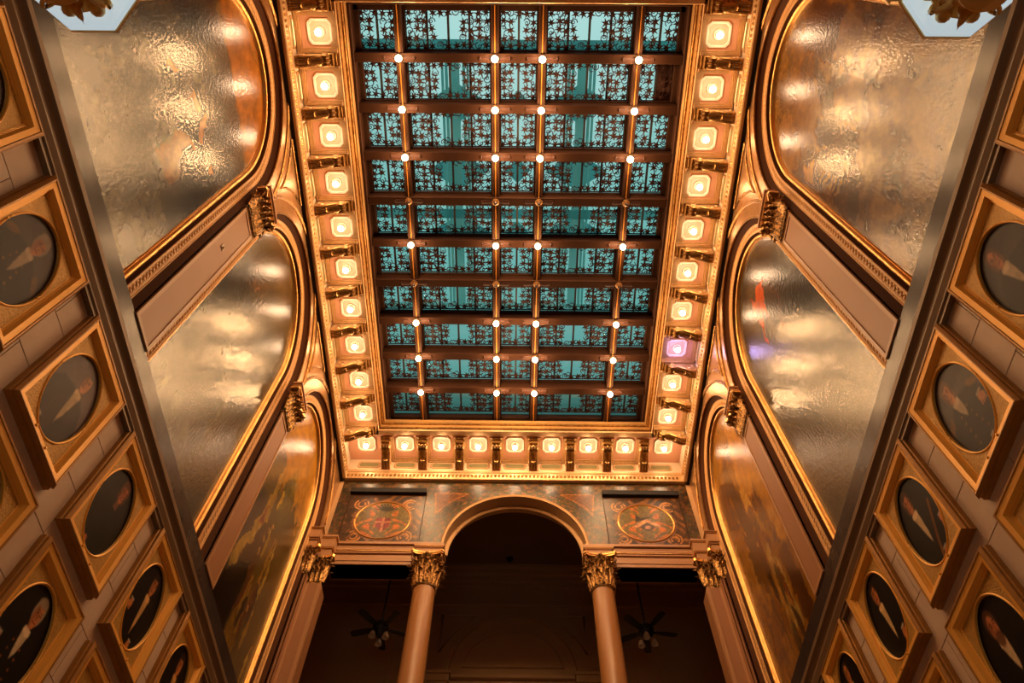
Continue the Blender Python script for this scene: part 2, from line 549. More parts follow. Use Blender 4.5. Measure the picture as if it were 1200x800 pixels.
def upper_wall(s):
    side = 'left' if s < 0 else 'right'
    w = MB()
    Z1 = SOF
    # flat face at XF above and beside the arches, built bay by bay as strips between arch and cornice
    for y0, y1 in BAYS:
        p = arch_path(y0, y1, 0.0)[2:-2]
        rings = [[(-XF, yy, zz), (-XF, yy, Z1)] for yy, zz in p]
        w.loft(rings, closed_ring=False, cap=False)
    for y0, y1 in [(-0.4, 0.26), (3.45, 3.93), (7.12, 7.59), (10.64, 11.05)]:
        w.box(-4.45, -XF, y0, y1, 6.772, Z1)
    w.box(-4.6, -4.45, -0.4, 11.05, 6.45, Z1)
    w.box(-4.45, -XF - 0.02, -0.4, 11.05, CROWN + 0.02, Z1)
    root = part('upper_wall', sided(w, s), 'leaf_gold', WALL[s])
    for y0, y1 in BAYS:
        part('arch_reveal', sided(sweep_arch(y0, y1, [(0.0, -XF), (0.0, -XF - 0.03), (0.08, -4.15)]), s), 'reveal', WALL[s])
        # raised archivolt at the outer edge of the gilded band
        pr = []
        c, a, b = (y0 + y1) / 2, (y1 - y0) / 2, CROWN - SPRING
        for i in range(41):
            t = PI - PI * i / 40
            ct, st = math.cos(t), math.sin(t)
            ring = []
            for o, x in [(0.255, -XF), (0.255, -XF + 0.02), (0.27, -XF + 0.03), (0.285, -XF + 0.022), (0.30, -XF + 0.036), (0.315, -XF + 0.02), (0.315, -XF)]:
                ring.append((x, c + (a + o) * ct, min(SPRING + (b + o) * st, COR + 0.1)))
            lim0 = y0 - 0.24 if y0 > 1 else -0.4
            lim1 = y1 + 0.24 if y1 < 10 else 10.9
            if lim0 <= ring[3][1] <= lim1:
                pr.append(ring)
        part('archivolt_moulding', sided(MB().loft(pr), s), 'gold_dark', WALL[s])
        e = MB()
        rim = [[(x, c + (a + o) * math.cos(t), SPRING + (b + o) * math.sin(t)) for o, x in [(0.0, -XF + 0.001), (0.0, -XF + 0.018), (0.035, -XF + 0.018), (0.035, -XF + 0.001)]]
               for t in [PI - PI * i / 48 for i in range(49)]]
        part('arch_edge_fillet', sided(e.loft(rim), s), 'gold_dark', WALL[s])
    # triangular panel mouldings in the spandrels
    for (ya, yb, yc) in [(2.95, 3.69, 4.42), (6.62, 7.355, 8.05)]:
        tri = [(ya + 0.12, 12.93), (yc - 0.12, 12.93), (yb, 11.98)]
        arcs = []
        (x1, z1), (x2, z2), (x3, z3) = tri
        pts = [(x1, z1), (x2, z2)] + [((1 - k) ** 2 * x2 + 2 * k * (1 - k) * (x3 + 0.06) + k * k * x3, (1 - k) ** 2 * z2 + 2 * k * (1 - k) * 12.55 + k * k * z3) for k in (0.25, 0.5, 0.75, 1)] \
            + [((1 - k) ** 2 * x3 + 2 * k * (1 - k) * (x3 - 0.06) + k * k * x1, (1 - k) ** 2 * z3 + 2 * k * (1 - k) * 12.55 + k * k * z1) for k in (0.25, 0.5, 0.75)]
        part('spandrel_moulding', sided(MB().tube([(-XF + 0.008, yy, zz) for yy, zz in pts], 0.022, 6, closed=True), s), 'gold_dark', WALL[s])
for s in (-1, 1):
    upper_wall(s)

# ------------------------------------------------------------------ murals in the arched bays
def mural_paint(which):
    def p1(u, v):        # left near: haze, dark groups, warm sky at the top
        n = fbm(u * 5, v * 9, 3)
        P = Paint(u, v, (0.42, 0.35, 0.27))
        P.lay(ss(0.42, 0.62, n) * 0.75, (0.20, 0.15, 0.11))
        P.lay(ss(0.74, 0.80, v) * 0.95, (0.74, 0.47, 0.16))
        P.lay(ss(0.69, 0.71, v) * (1 - ss(0.735, 0.75, v)) * 0.8, (0.42, 0.24, 0.11))
        for i in range(9):
            P.line([(0.05 + i * 0.11, 0.70), (0.06 + i * 0.11, 0.745)], 0.012, (0.25, 0.13, 0.07), 0.8)
        P.poly([(0.62, 0.30), (0.80, 0.31), (0.82, 0.46), (0.70, 0.49), (0.60, 0.42)], (0.62, 0.35, 0.08), 0.02, 0.9)
        P.poly([(0.72, 0.40), (0.98, 0.38), (0.99, 0.70), (0.80, 0.66)], (0.17, 0.12, 0.07), 0.05, 0.9)
        P.ell(0.50, 0.52, 0.05, 0.03, (0.66, 0.40, 0.18), 0.4)
        P.ell(0.30, 0.45, 0.035, 0.022, (0.70, 0.42, 0.19), 0.6)
        P.ell(0.64, 0.54, 0.06, 0.02, (0.68, 0.42, 0.18), -0.4)
        P.ell(0.87, 0.54, 0.035, 0.02, (0.62, 0.36, 0.13))
        for i in range(16):
            P.ell(rng.uniform(0.1, 0.95), rng.uniform(0.42, 0.66), 0.03, 0.035, (0.16, 0.12, 0.09), rng.uniform(0, 3), 0.5, 0.6)
        return P.c * (0.8 + 0.4 * fbm(u * 20, v * 36, 8)[:, None])
    def p2(u, v):        # left middle: grey beige haze over a dim crowd
        n = fbm(u * 6, v * 10, 13)
        P = Paint(u, v, (0.40, 0.34, 0.26))
        P.lay(ss(0.40, 0.60, n) * 0.7, (0.22, 0.17, 0.13))
        P.lay(ss(0.80, 0.92, v) * 0.6, (0.50, 0.35, 0.18))
        for i in range(7):
            x = 0.12 + 0.06 * i
            P.ell(x, 0.70 + 0.03 * math.sin(i * 2.1), 0.022, 0.035, (0.52, 0.31, 0.19), 0.2, 0.4, 0.8)
        P.poly([(0.70, 0.05), (0.98, 0.05), (0.98, 0.30), (0.80, 0.26)], (0.16, 0.12, 0.08), 0.05, 0.7)
        for i in range(14):
            x, y = rng.uniform(0.1, 0.95), rng.uniform(0.15, 0.6)
            P.ell(x, y, 0.035, 0.07, (0.19, 0.15, 0.11), rng.uniform(-0.4, 0.4), 0.5, 0.55)
        return P.c * (0.8 + 0.4 * fbm(u * 22, v * 40, 18)[:, None])
    def p3(u, v):        # left far: golden sky, olive hills, robed figures
        n = fbm(u * 6, v * 10, 23)
        P = Paint(u, v, (0.30, 0.22, 0.08))
        P.lay(ss(0.55, 0.75, v + 0.1 * n), (0.70, 0.44, 0.12))
        P.lay(ss(0.45, 0.6, n) * (1 - ss(0.66, 0.74, v)) * 0.8, (0.24, 0.19, 0.07))
        P.ell(0.52, 0.62, 0.10, 0.12, (0.40, 0.34, 0.16), 0, 0.5, 0.7)
        P.poly([(0.02, 0.05), (0.42, 0.05), (0.36, 0.42), (0.12, 0.47), (0.02, 0.40)], (0.07, 0.045, 0.025), 0.03)
        P.poly([(0.05, 0.20), (0.14, 0.18), (0.34, 0.44), (0.30, 0.48), (0.20, 0.40)], (0.60, 0.45, 0.18), 0.012)
        P.poly([(0.22, 0.42), (0.34, 0.42), (0.32, 0.58), (0.25, 0.58)], (0.56, 0.40, 0.13), 0.012)
        P.ell(0.285, 0.61, 0.035, 0.028, (0.62, 0.44, 0.20))
        P.ell(0.42, 0.57, 0.025, 0.045, (0.70, 0.52, 0.20), 0.1)
        P.poly([(0.24, 0.40), (0.31, 0.41), (0.29, 0.47)], (0.42, 0.10, 0.04), 0.01)
        P.poly([(0.40, 0.03), (0.62, 0.03), (0.58, 0.26), (0.46, 0.30)], (0.42, 0.28, 0.09), 0.03)
        for i in range(16):
            x, y = rng.uniform(0.42, 0.95), rng.uniform(0.05, 0.42)
            c = [(0.08, 0.05, 0.03), (0.50, 0.34, 0.12), (0.30, 0.12, 0.05), (0.62, 0.46, 0.2)][i % 4]
            P.ell(x, y, 0.025, 0.06, c, rng.uniform(-0.3, 0.3), 0.3, 0.85)
            P.ell(x, y + 0.065, 0.014, 0.012, (0.55, 0.36, 0.18))
        for i in range(8):
            x = rng.uniform(0.55, 0.95)
            P.line([(x, 0.4), (x + rng.uniform(-0.03, 0.05), 0.66)], 0.006, (0.25, 0.17, 0.06), 0.7)
        return P.c * (0.8 + 0.4 * fbm(u * 22, v * 40, 28)[:, None])
    def p4(u, v):        # right near: warm hall interior in browns
        n = fbm(u * 5, v * 9, 33)
        P = Paint(u, v, (0.60, 0.42, 0.24))
        P.lay(ss(0.45, 0.65, n) * 0.6, (0.40, 0.26, 0.15))
        P.lay(ss(0.86, 0.94, v) * 0.5, (0.50, 0.36, 0.18))
        P.poly([(0.05, 0.62), (0.32, 0.64), (0.30, 0.86), (0.04, 0.84)], (0.40, 0.22, 0.11), 0.015, 0.9)
        P.line([(0.30, 0.62), (0.30, 0.44), (0.55, 0.40), (0.56, 0.60), (0.30, 0.62)], 0.02, (0.34, 0.22, 0.12), 0.45)
        P.line([(0.40, 0.70), (0.62, 0.55)], 0.035, (0.30, 0.20, 0.12), 0.5)
        P.poly([(0.58, 0.42), (0.72, 0.40), (0.74, 0.62), (0.64, 0.66)], (0.33, 0.19, 0.10), 0.02, 0.8)
        P.ell(0.66, 0.52, 0.03, 0.03, (0.42, 0.10, 0.06))
        P.poly([(0.74, 0.38), (0.99, 0.36), (0.99, 0.75), (0.80, 0.70)], (0.44, 0.28, 0.10), 0.03, 0.85)
        for i in range(5):
            P.line([(0.84, 0.44 + 0.025 * i), (0.93, 0.46 + 0.025 * i)], 0.006, (0.60, 0.44, 0.2), 0.8)
        P.poly([(0.86, 0.62), (0.96, 0.60), (0.97, 0.66), (0.88, 0.68)], (0.68, 0.45, 0.14), 0.01)
        for i in range(14):
            P.ell(rng.uniform(0.2, 0.95), rng.uniform(0.15, 0.6), 0.03, 0.045, (0.30, 0.19, 0.11), rng.uniform(0, 3), 0.5, 0.5)
        return P.c * (0.8 + 0.4 * fbm(u * 20, v * 36, 38)[:, None])
    def p5(u, v):        # right middle: dark grey interior with an orange drape
        n = fbm(u * 6, v * 10, 43)
        P = Paint(u, v, (0.36, 0.30, 0.25))
        P.lay(ss(0.40, 0.60, n) * 0.75, (0.17, 0.14, 0.12))
        P.poly([(0.05, 0.5), (0.4, 0.5), (0.36, 0.9), (0.05, 0.9)], (0.15, 0.12, 0.12), 0.06, 0.7)
        P.poly([(0.30, 0.82), (0.44, 0.87), (0.52, 0.84), (0.56, 0.90), (0.62, 0.84), (0.60, 0.72), (0.52, 0.76), (0.50, 0.70), (0.40, 0.78)], (0.80, 0.34, 0.10), 0.01)
        P.poly([(0.54, 0.80), (0.60, 0.80), (0.66, 0.70), (0.62, 0.66)], (0.70, 0.28, 0.09), 0.012, 0.9)
        P.line([(0.30, 0.84), (0.30, 0.68), (0.42, 0.60)], 0.008, (0.60, 0.28, 0.10), 0.8)
        for i in range(14):
            P.ell(rng.uniform(0.1, 0.95), rng.uniform(0.12, 0.6), 0.03, 0.06, (0.15, 0.12, 0.10), rng.uniform(-0.4, 0.4), 0.5, 0.6)
        return P.c * (0.8 + 0.4 * fbm(u * 22, v * 40, 48)[:, None])
    def p6(u, v):        # right far: amber interior, a pale draped figure, robes below
        n = fbm(u * 6, v * 10, 53)
        P = Paint(u, v, (0.52, 0.31, 0.09))
        P.lay(ss(0.45, 0.62, n) * 0.6, (0.36, 0.19, 0.06))
        P.lay(ss(0.80, 0.90, v) * 0.6, (0.66, 0.42, 0.15))
        P.poly([(0.50, 0.30), (0.68, 0.30), (0.66, 0.86), (0.54, 0.86)], (0.34, 0.19, 0.06), 0.02, 0.8)
        P.poly([(0.70, 0.60), (0.95, 0.60), (0.93, 0.80), (0.74, 0.84)], (0.42, 0.22, 0.07), 0.02, 0.8)
        P.poly([(0.10, 0.58), (0.30, 0.56), (0.44, 0.60), (0.46, 0.70), (0.30, 0.92), (0.14, 0.90)], (0.74, 0.46, 0.17), 0.015)
        P.poly([(0.36, 0.55), (0.50, 0.57), (0.48, 0.68), (0.40, 0.64)], (0.80, 0.54, 0.24), 0.012)
        P.poly([(0.02, 0.30), (0.16, 0.30), (0.22, 0.62), (0.06, 0.70)], (0.72, 0.44, 0.08), 0.02, 0.9)
        P.poly([(0.30, 0.08), (0.52, 0.12), (0.46, 0.36), (0.34, 0.40)], (0.62, 0.46, 0.24), 0.015)
        P.poly([(0.10, 0.05), (0.26, 0.05), (0.28, 0.30), (0.14, 0.30)], (0.30, 0.15, 0.05), 0.02)
        for i in range(14):
            x, y = rng.uniform(0.3, 0.95), rng.uniform(0.05, 0.5)
            c = [(0.16, 0.08, 0.03), (0.62, 0.40, 0.16), (0.36, 0.14, 0.05), (0.24, 0.15, 0.05)][i % 4]
            P.ell(x, y, 0.03, 0.065, c, rng.uniform(-0.3, 0.3), 0.3, 0.8)
            P.ell(x, y + 0.075, 0.016, 0.013, (0.60, 0.38, 0.18))
        P.line([(0.62, 0.1), (0.70, 0.5)], 0.01, (0.20, 0.10, 0.04), 0.7)
        return P.c * (0.8 + 0.4 * fbm(u * 22, v * 40, 58)[:, None])
    return [p1, p2, p3, p4, p5, p6][which]

MURAL_LABELS = {
    (-1, 0): 'nearest arched mural on the left wall, smoky brown under an orange sky',
    (-1, 1): 'middle arched mural on the left wall, hazy grey beige between two brown pilasters',
    (-1, 2): 'farthest arched mural on the left wall, golden sky over robed figures beside the far corner',
    (1, 0): 'tall arched mural nearest on the right wall, warm tan interior scene with brown lines',
    (1, 1): 'middle arched mural on the right wall, grey scene with a bright orange drape',
    (1, 2): 'farthest arched mural on the right wall, amber scene with a pale draped figure',
}
def mural(s, k):
    y0, y1 = BAYS[k]
    c = (y0 + y1) / 2
    t = thing('arched_mural', MURAL_LABELS[(s, k)], 'mural', (0, 0, 0), 'arched murals of the long walls')
    t.location = (s * 4.27, c, 6.772)
    def loc_mb(mb):
        mb.v = [(x + 4.27, y - c, z - 6.772) for x, y, z in mb.v]
        return sided(mb, s)
    # canvas: grid squeezed under the arch
    a, b = (y1 - y0) / 2 - 0.33, CROWN - SPRING - 0.33
    hh = SPRING - 6.772
    def to_xyz(u, v):
        y = (u * 2 - 1) * a
        top = hh + b * np.sqrt(np.clip(1 - (y / a) ** 2, 0.0, 1)) * 0.999
        return (np.zeros_like(u), y, v * top)
    H = hh + b
    flat = mural_paint((0 if s < 0 else 3) + k)
    def raw(u, v):          # brushwork: no clean edges
        w = 0.035
        du = fbm(u * 11, v * 24, 201 + k) - 0.5 + 0.5 * (fbm(u * 40, v * 90, 203 + k) - 0.5)
        dv = fbm(u * 11, v * 24, 207 + k) - 0.5 + 0.5 * (fbm(u * 40, v * 90, 209 + k) - 0.5)
        return flat(u + w * 2 * du, v + w * dv)
    def paint(u, v):
        y = (u * 2 - 1)
        top = hh + b * np.sqrt(np.clip(1 - y ** 2, 0, 1))
        c = raw(u, v * top / H)
        m = c.mean(axis=1, keepdims=True)
        return np.clip((m + (c - m) * 1.1) * np.array((0.93, 1.02, 0.92)), 0, 1) ** (0.85 if k == 2 else 1.2)
    me = painted_grid('canvas', to_xyz, 120, 250, paint, 'mural')
    link('canvas', me, t, (-s * 0.0, 0, 0))
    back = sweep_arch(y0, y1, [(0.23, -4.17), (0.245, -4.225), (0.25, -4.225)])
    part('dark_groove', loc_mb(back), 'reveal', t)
    g = [(0.25, -4.225)] + [(0.28 - 0.03 * math.cos(q), -4.232 + 0.03 * math.sin(q) - 0.01 * (q / PI)) for q in [PI * j / 6 for j in range(7)]] + [(0.312, -4.25), (0.32, -4.25), (0.33, -4.27)]
    part('gilded_moulding', loc_mb(sweep_arch(y0, y1, g)), 'gold', t)
    gb = sweep_arch(y0, y1, [(0.08, -4.15), (0.083, -4.14), (0.095, -4.14), (0.098, -4.15), (0.212, -4.168), (0.215, -4.158), (0.228, -4.158), (0.23, -4.17)])
    band = part('guilloche_band', loc_mb(gb), 'guilloche', t)
    # chain of small raised rings on the band: too small to pick apart
    rings = MB()
    path = arch_path(y0, y1, 0.155, n=120)
    P = [Vector((0, yy, zz)) for yy, zz in path]
    P2 = []
    for i in range(len(P) - 1):
        n = max(1, int((P[i + 1] - P[i]).length / 0.01))
        P2 += [P[i].lerp(P[i + 1], j / n) for j in range(n)]
    acc, last, pts = 0.0, P2[0], []
    for p in P2:
        acc += (p - last).length
        last = p
        if acc >= 0.075:
            pts.append(p.copy())
            acc = 0.0
    for p in pts:
        n = 8
        R1, R2 = 0.042, 0.022
        o_, i_, tp = [], [], []
        for j in range(n):
            q = 2 * PI * j / n
            o_.append((-4.160, p.y + R1 * math.cos(q), p.z + R1 * math.sin(q)))
            tp.append((-4.151, p.y + (R1 + R2) / 2 * math.cos(q), p.z + (R1 + R2) / 2 * math.sin(q)))
            i_.append((-4.160, p.y + R2 * math.cos(q), p.z + R2 * math.sin(q)))
        fs_ = []
        for j in range(n):
            k2 = (j + 1) % n
            fs_ += [(j, k2, n + k2, n + j), (n + j, n + k2, 2 * n + k2, 2 * n + j)]
        rings.add(o_ + tp + i_, fs_)
    ro = part('ring_chain', loc_mb(rings), 'guilloche', band, fix=False)
    ro['kind'] = 'stuff'
    return t
for s in (-1, 1):
    for k in range(3):
        mural(s, k)

# ------------------------------------------------------------------ carved capitals
def leaf_mb(h, w, curl, ribs=True):
    """An upright acanthus leaf, foot at the origin, growing up z and curling out along +x."""
    nt_, ns = 9, 6
    vs_, fs_ = [], []
    for i in range(nt_ + 1):
        t = i / nt_
        ang = max(0.0, (t - 0.55) / 0.45) * 2.3
        x = 0.015 + 0.05 * t + (curl * (1 - math.cos(ang)) if t > 0.55 else 0)
        z = h * (min(t, 0.72) / 0.72 * 0.86) + (h * 0.14 * math.sin(min(ang, 2.3)) if t > 0.55 else 0)
        lobes = 1.0 - 0.28 * (i % 2)
        ww = w * (0.62 + 0.45 * math.sin(PI * min(t * 0.9 + 0.1, 1.0))) * lobes * (1 if t < 0.8 else 1 - (t - 0.8) * 2.6)
        for j in range(ns + 1):
            q = j / ns * 2 - 1
            dx = 0.018 * (1 - abs(q)) - 0.02 * q * q + (0.008 if j % 2 else -0.004)
            vs_.append((x + dx, q * ww / 2, z - 0.03 * h * abs(q)))
    for i in range(nt_):
        for j in range(ns):
            a = i * (ns + 1) + j
            fs_.append((a, a + 1, a + ns + 2, a + ns + 1))
    return MB().add(vs_, fs_)

def volute_mb(r=0.075, w=0.03):
    """A scroll in the xz plane, its eye at the origin."""
    mb = MB()
    pts, rad = [], []
    for i in range(27):
        t = i / 26
        q = -0.5 * PI + t * 4.2 * PI
        rr = r * (1 - t) ** 0.8 + 0.008
        pts.append((rr * math.cos(q), 0, rr * math.sin(q)))
        rad.append(0.014 * (1 - t * 0.4))
    mb.tube(pts, rad, 6)
    mb.lathe([(0.001, -w), (0.02, -w), (0.022, w * 0.9), (0.001, w)], 8, axis='y')
    return mb

def Tm(x, y, z, rz=0.0, sx=1.0):
    return Matrix.Translation((x, y, z)) @ Matrix.Rotation(rz, 4, 'Z') @ Matrix.Diagonal((sx, sx, sx, 1))

def capital_round(parent, z0, h, r, mtl='carved'):
    bell = MB().lathe([(r * 1.06, z0), (r * 1.12, z0 + 0.02), (r * 1.06, z0 + 0.045), (r * 0.98, z0 + 0.06), (r * 1.0, z0 + h * 0.5), (r * 1.25, z0 + h * 0.82), (r * 1.45, z0 + h * 0.88)], 28)
    b = part('capital', bell, mtl, parent)
    for tier, (n, zz, hh, ww, cc) in enumerate([(10, z0 + 0.05, h * 0.36, 0.14, 0.06), (10, z0 + 0.07, h * 0.60, 0.14, 0.075), (10, z0 + 0.10, h * 0.66, 0.07, 0.035)]):
        for k in range(n):
            q = 2 * PI * (k + 0.5 * tier) / n
            part('acanthus_leaf', MB().merge(leaf_mb(hh, ww, cc), Tm(math.cos(q) * r * 0.97, math.sin(q) * r * 0.97, zz, q)), mtl, b, angle=80)
    for k in range(4):
        q = PI / 4 + k * PI / 2
        d = r * 1.55
        part('volute', MB().merge(volute_mb(0.10, 0.04), Tm(math.cos(q) * d, math.sin(q) * d, z0 + h * 0.79, q)), mtl, b, angle=60)
        for dq in (-0.42, 0.42):
            part('volute', MB().merge(volute_mb(0.05), Tm(math.cos(q + dq) * d * 0.86, math.sin(q + dq) * d * 0.86, z0 + h * 0.80, q + dq * 2.4)), mtl, b, angle=60)
    ab = []
    R = r * 2.0
    for k in range(4):
        q = PI / 4 + k * PI / 2
        c0 = (R * math.cos(q), R * math.sin(q))
        q2 = q + PI / 2
        c1 = (R * math.cos(q2), R * math.sin(q2))
        for j in range(8):
            t = j / 8
            mx, my = c0[0] * (1 - t) + c1[0] * t, c0[1] * (1 - t) + c1[1] * t
            pull = 1 - 0.17 * math.sin(PI * t)
            if j == 0:
                tx, ty = -math.sin(q) * 0.03, math.cos(q) * 0.03
                ab += [(mx - tx, my - ty), (mx + tx, my + ty)]
            else:
                ab.append((mx * pull, my * pull))
    a = MB()
    a.prism(ab, z0 + h * 0.90, z0 + h * 0.945)
    a.prism([(x * 1.05, y * 1.05) for x, y in ab], z0 + h * 0.945, z0 + h)
    part('abacus', a, 'gold', b)
    for k in range(4):
        q = k * PI / 2
        part('rosette', MB().ball((math.cos(q) * r * 1.25, math.sin(q) * r * 1.25, z0 + h * 0.93), 0.055, 8, 6), mtl, b)
    return b

def capital_flat(parent, w, d, z0, h, mtl='carved'):
    """Capital of a flat pilaster: front faces +x, width along y, back at x = 0."""
    bell = MB().box(0, d, -w / 2, w / 2, z0, z0 + 0.045)
    bell.loft([[(0, -w / 2 - e, z0 + zz), (d + e, -w / 2 - e, z0 + zz), (d + e, w / 2 + e, z0 + zz), (0, w / 2 + e, z0 + zz)] for zz, e in [(0.045, -0.01), (h * 0.55, 0.0), (h * 0.85, 0.06)]])
    b = part('capital', bell, mtl, parent)
    n = max(2, round(w / 0.10))
    for k in range(n):
        y = -w / 2 + w * (k + 0.5) / n
        part('acanthus_leaf', MB().merge(leaf_mb(h * 0.40, w / n * 1.25, 0.06), Tm(d - 0.012, y, z0 + 0.04)), mtl, b, angle=80)
    for k in range(n):
        y = -w / 2 + w * (k + 0.5) / n
        part('acanthus_leaf', MB().merge(leaf_mb(h * 0.80, w / n * 0.8, 0.05), Tm(d - 0.005, y, z0 + 0.06)), mtl, b, angle=80)
    for k in range(n + 1):
        y = -w / 2 + w * k / n
        part('acanthus_leaf', MB().merge(leaf_mb(h * 0.66, w / n * 1.15, 0.075), Tm(d - 0.02, y, z0 + 0.05)), mtl, b, angle=80)
    for sg in (-1, 1):
        for hh in (0.40, 0.66):
            part('acanthus_leaf', MB().merge(leaf_mb(h * hh, d * 0.8 + 0.05, 0.055), Tm(d * 0.5, sg * (w / 2 - 0.01), z0 + 0.04, sg * PI / 2)), mtl, b, angle=80)
        part('volute', MB().merge(volute_mb(0.085), Tm(d + 0.05, sg * (w / 2 + 0.04), z0 + h * 0.80, sg * PI / 4)), mtl, b, angle=60)
        part('volute', MB().merge(volute_mb(0.055), Tm(d + 0.05, sg * w * 0.2, z0 + h * 0.80, PI / 2)), mtl, b, angle=60)
    a = MB()
    ab = [(0, -w / 2 - 0.12), (d + 0.09, -w / 2 - 0.13), (d + 0.12, -w / 2 - 0.09)] + [(d + 0.12 - 0.07 * math.sin(PI * t), (-w / 2 - 0.09) * (1 - 2 * t)) for t in [j / 8 for j in range(1, 8)]] + \
         [(d + 0.12, w / 2 + 0.09), (d + 0.09, w / 2 + 0.13), (0, w / 2 + 0.12)]
    a.prism(ab, z0 + h * 0.90, z0 + h)
    part('abacus', a, 'gold', b)
    part('rosette', MB().ball((d + 0.06, 0, z0 + h * 0.92), 0.055, 8, 6), mtl, b)
    return b

def panel_faces(parent, w, d, z0, z1, rim=0.05):
    """Raised margins of a sunk panel on a pilaster front that faces +x."""
    for (ya, yb, za, zb) in [(-w / 2, -w / 2 + rim, z0, z1), (w / 2 - rim, w / 2, z0, z1), (-w / 2 + rim, w / 2 - rim, z1 - rim, z1), (-w / 2 + rim, w / 2 - rim, z0, z0 + rim)]:
        part('panel_margin', MB().box(d - 0.002, d + 0.012, ya, yb, za, zb, 0.004), 'plaster_rim', parent)

def entablature_block(parent, w, d, z0, z1):
    e = MB()
    for (o, a, b) in [(0.0, z0, z0 + 0.10), (0.02, z0 + 0.10, z0 + 0.13), (0.045, z0 + 0.13, z1 - 0.05), (0.07, z1 - 0.05, z1)]:
        e.box(-0.02, d + o, -w / 2 - o, w / 2 + o, a, b, 0.004)
    part('entablature_block', e, 'plaster_rim', parent)
    part('gilded_fillet', MB().box(-0.02, d + 0.05, -w / 2 - 0.05, w / 2 + 0.05, z0 + 0.104, z0 + 0.126, 0.004), 'gold', parent)

PIL_LABEL = {(-1, 0): 'brown panelled pilaster between the near and middle murals on the left wall', (-1, 1): 'brown panelled pilaster between the middle and far murals on the left wall',
             (1, 0): 'brown panelled pilaster between the near and middle murals on the right wall', (1, 1): 'brown panelled pilaster between the middle and far murals on the right wall'}
for s in (-1, 1):
    for k, (y0, y1) in enumerate(PILS):
        c, w = (y0 + y1) / 2, y1 - y0
        t = thing('pilaster', PIL_LABEL[(s, k)], 'pilaster', (s * (XF - 0.004), c, 6.772), 'pilasters of the long walls', 0.0 if s < 0 else PI)
        part('shaft', MB().box(-0.05, 0.012, -w / 2 + 0.002, w / 2 - 0.002, 0.0, 3.55), 'plaster', t)
        panel_faces(t, w, 0.012, 0.0, 3.5)
        part('necking', MB().box(-0.02, 0.03, -w / 2 - 0.015, w / 2 + 0.015, 3.50, 3.535, 0.006), 'gold_dark', t)
        capital_flat(t, w - 0.02, 0.05, 3.535, 0.62)
        entablature_block(t, w, 0.08, 4.155, 4.37)

# corner piers beside the far arcade
for s in (-1, 1):
    side = 'left' if s < 0 else 'right'
    t = thing('corner_pier', f'stepped brown pilaster with gilded capitals in the far {side} corner', 'pilaster', (s * 3.84, 10.78, FLOOR), 'corner piers of the arcade')
    H0 = 9.80 - FLOOR
    part('shaft', sided(MB().box(-0.14, 0.14, 0, 0.40, 0, H0), s), 'plaster', t)
    part('side_shaft', sided(MB().box(-0.33, -0.14, -0.13, 0.40, 0, H0 + 0.12), s), 'plaster', t)
    for (xa, xb) in [(-0.14, -0.10), (0.09, 0.14)]:
        part('panel_margin', sided(MB().box(xa, xb, -0.013, 0.001, 0.6, H0 - 0.02, 0.004), s), 'plaster_rim', t)
    for (xa, xb) in [(-0.215, -0.20), (-0.16, -0.145)]:
        part('fillet', sided(MB().box(xa, xb, -0.143, -0.129, 0.6, H0 + 0.10, 0.003), s), 'reveal', t)
    part('panel_margin', sided(MB().box(0.139, 0.15, 0.02, 0.06, 0.6, H0 - 0.02, 0.003), s), 'plaster_rim', t)
    # main capital faces the camera (-y): flat capital turned by -90 degrees
    for (cx, yy, ww, zz) in [(0.0, 0.06, 0.28, H0), (-0.235, -0.09, 0.17, H0 + 0.12)]:
        cap = capital_flat(t, ww, 0.06, 0.0, 0.66)
        cap.location = (-s * cx * 1.0 if s > 0 else cx, yy, zz)
        cap.rotation_euler = (0, 0, -PI / 2)
    e = MB()
    for (o, a, b) in [(0.0, 0.66, 0.86), (0.02, 0.86, 0.89), (0.04, 0.89, 1.14), (0.07, 1.14, 1.2)]:
        e.box(-0.15, 0.15 + o, -0.03 - o, 0.4, H0 + a, H0 + b, 0.004)
        e.box(-0.33, -0.13 + o, -0.22 - o, 0.4, H0 + a + 0.08, H0 + b + 0.04, 0.004)
    part('entablature_block', sided(e, s), 'plaster_rim', t)
    g = MB().box(-0.15, 0.20, -0.085, 0.4, H0 + 1.115, H0 + 1.138, 0.004).box(-0.33, -0.08, -0.275, 0.4, H0 + 1.195, H0 + 1.218, 0.004).box(-0.15, 0.18, -0.06, 0.4, H0 + 0.865, H0 + 0.888, 0.004)
    part('gilded_fillet', sided(g, s), 'gold', t)

# ------------------------------------------------------------------ far arcade: columns and arched screen
for s in (-1, 1):
    side = 'left' if s < 0 else 'right'
    t = thing('column', f'smooth brown round column with a gilded capital, {side} of the far arch', 'column', (s * 1.735, 10.98, FLOOR), 'columns of the far arch')
    zn = 9.80 - FLOOR
    prof = [(0.30, 0.0), (0.30, 0.08), (0.27, 0.11), (0.285, 0.16), (0.25, 0.2)]
    part('base', MB().box(-0.34, 0.34, -0.34, 0.34, 0, 0.12, 0.01).lathe([(r, h + 0.12) for r, h in prof], 32), 'gold_dark', t)
    part('shaft', MB().lathe([(0.245, 0.3), (0.247, zn * 0.4), (0.235, zn * 0.7), (0.215, zn - 0.06), (0.215, zn)], 40), 'shaft', t)
    capital_round(t, zn, 0.80, 0.215)
    e = MB()
    for (o, a, b) in [(0.0, 0.80, 1.0), (0.02, 1.0, 1.04), (0.04, 1.04, 1.09)]:
        e.box(-0.27 - o, 0.27 + o, -0.15 - o, 0.3, zn + a, zn + b + 0.02, 0.004)
    part('entablature_block', e, 'plaster_rim', t)
    part('gilded_fillet', MB().box(-0.305, 0.305, -0.185, 0.3, zn + 1.025, zn + 1.045, 0.004), 'gold', t)

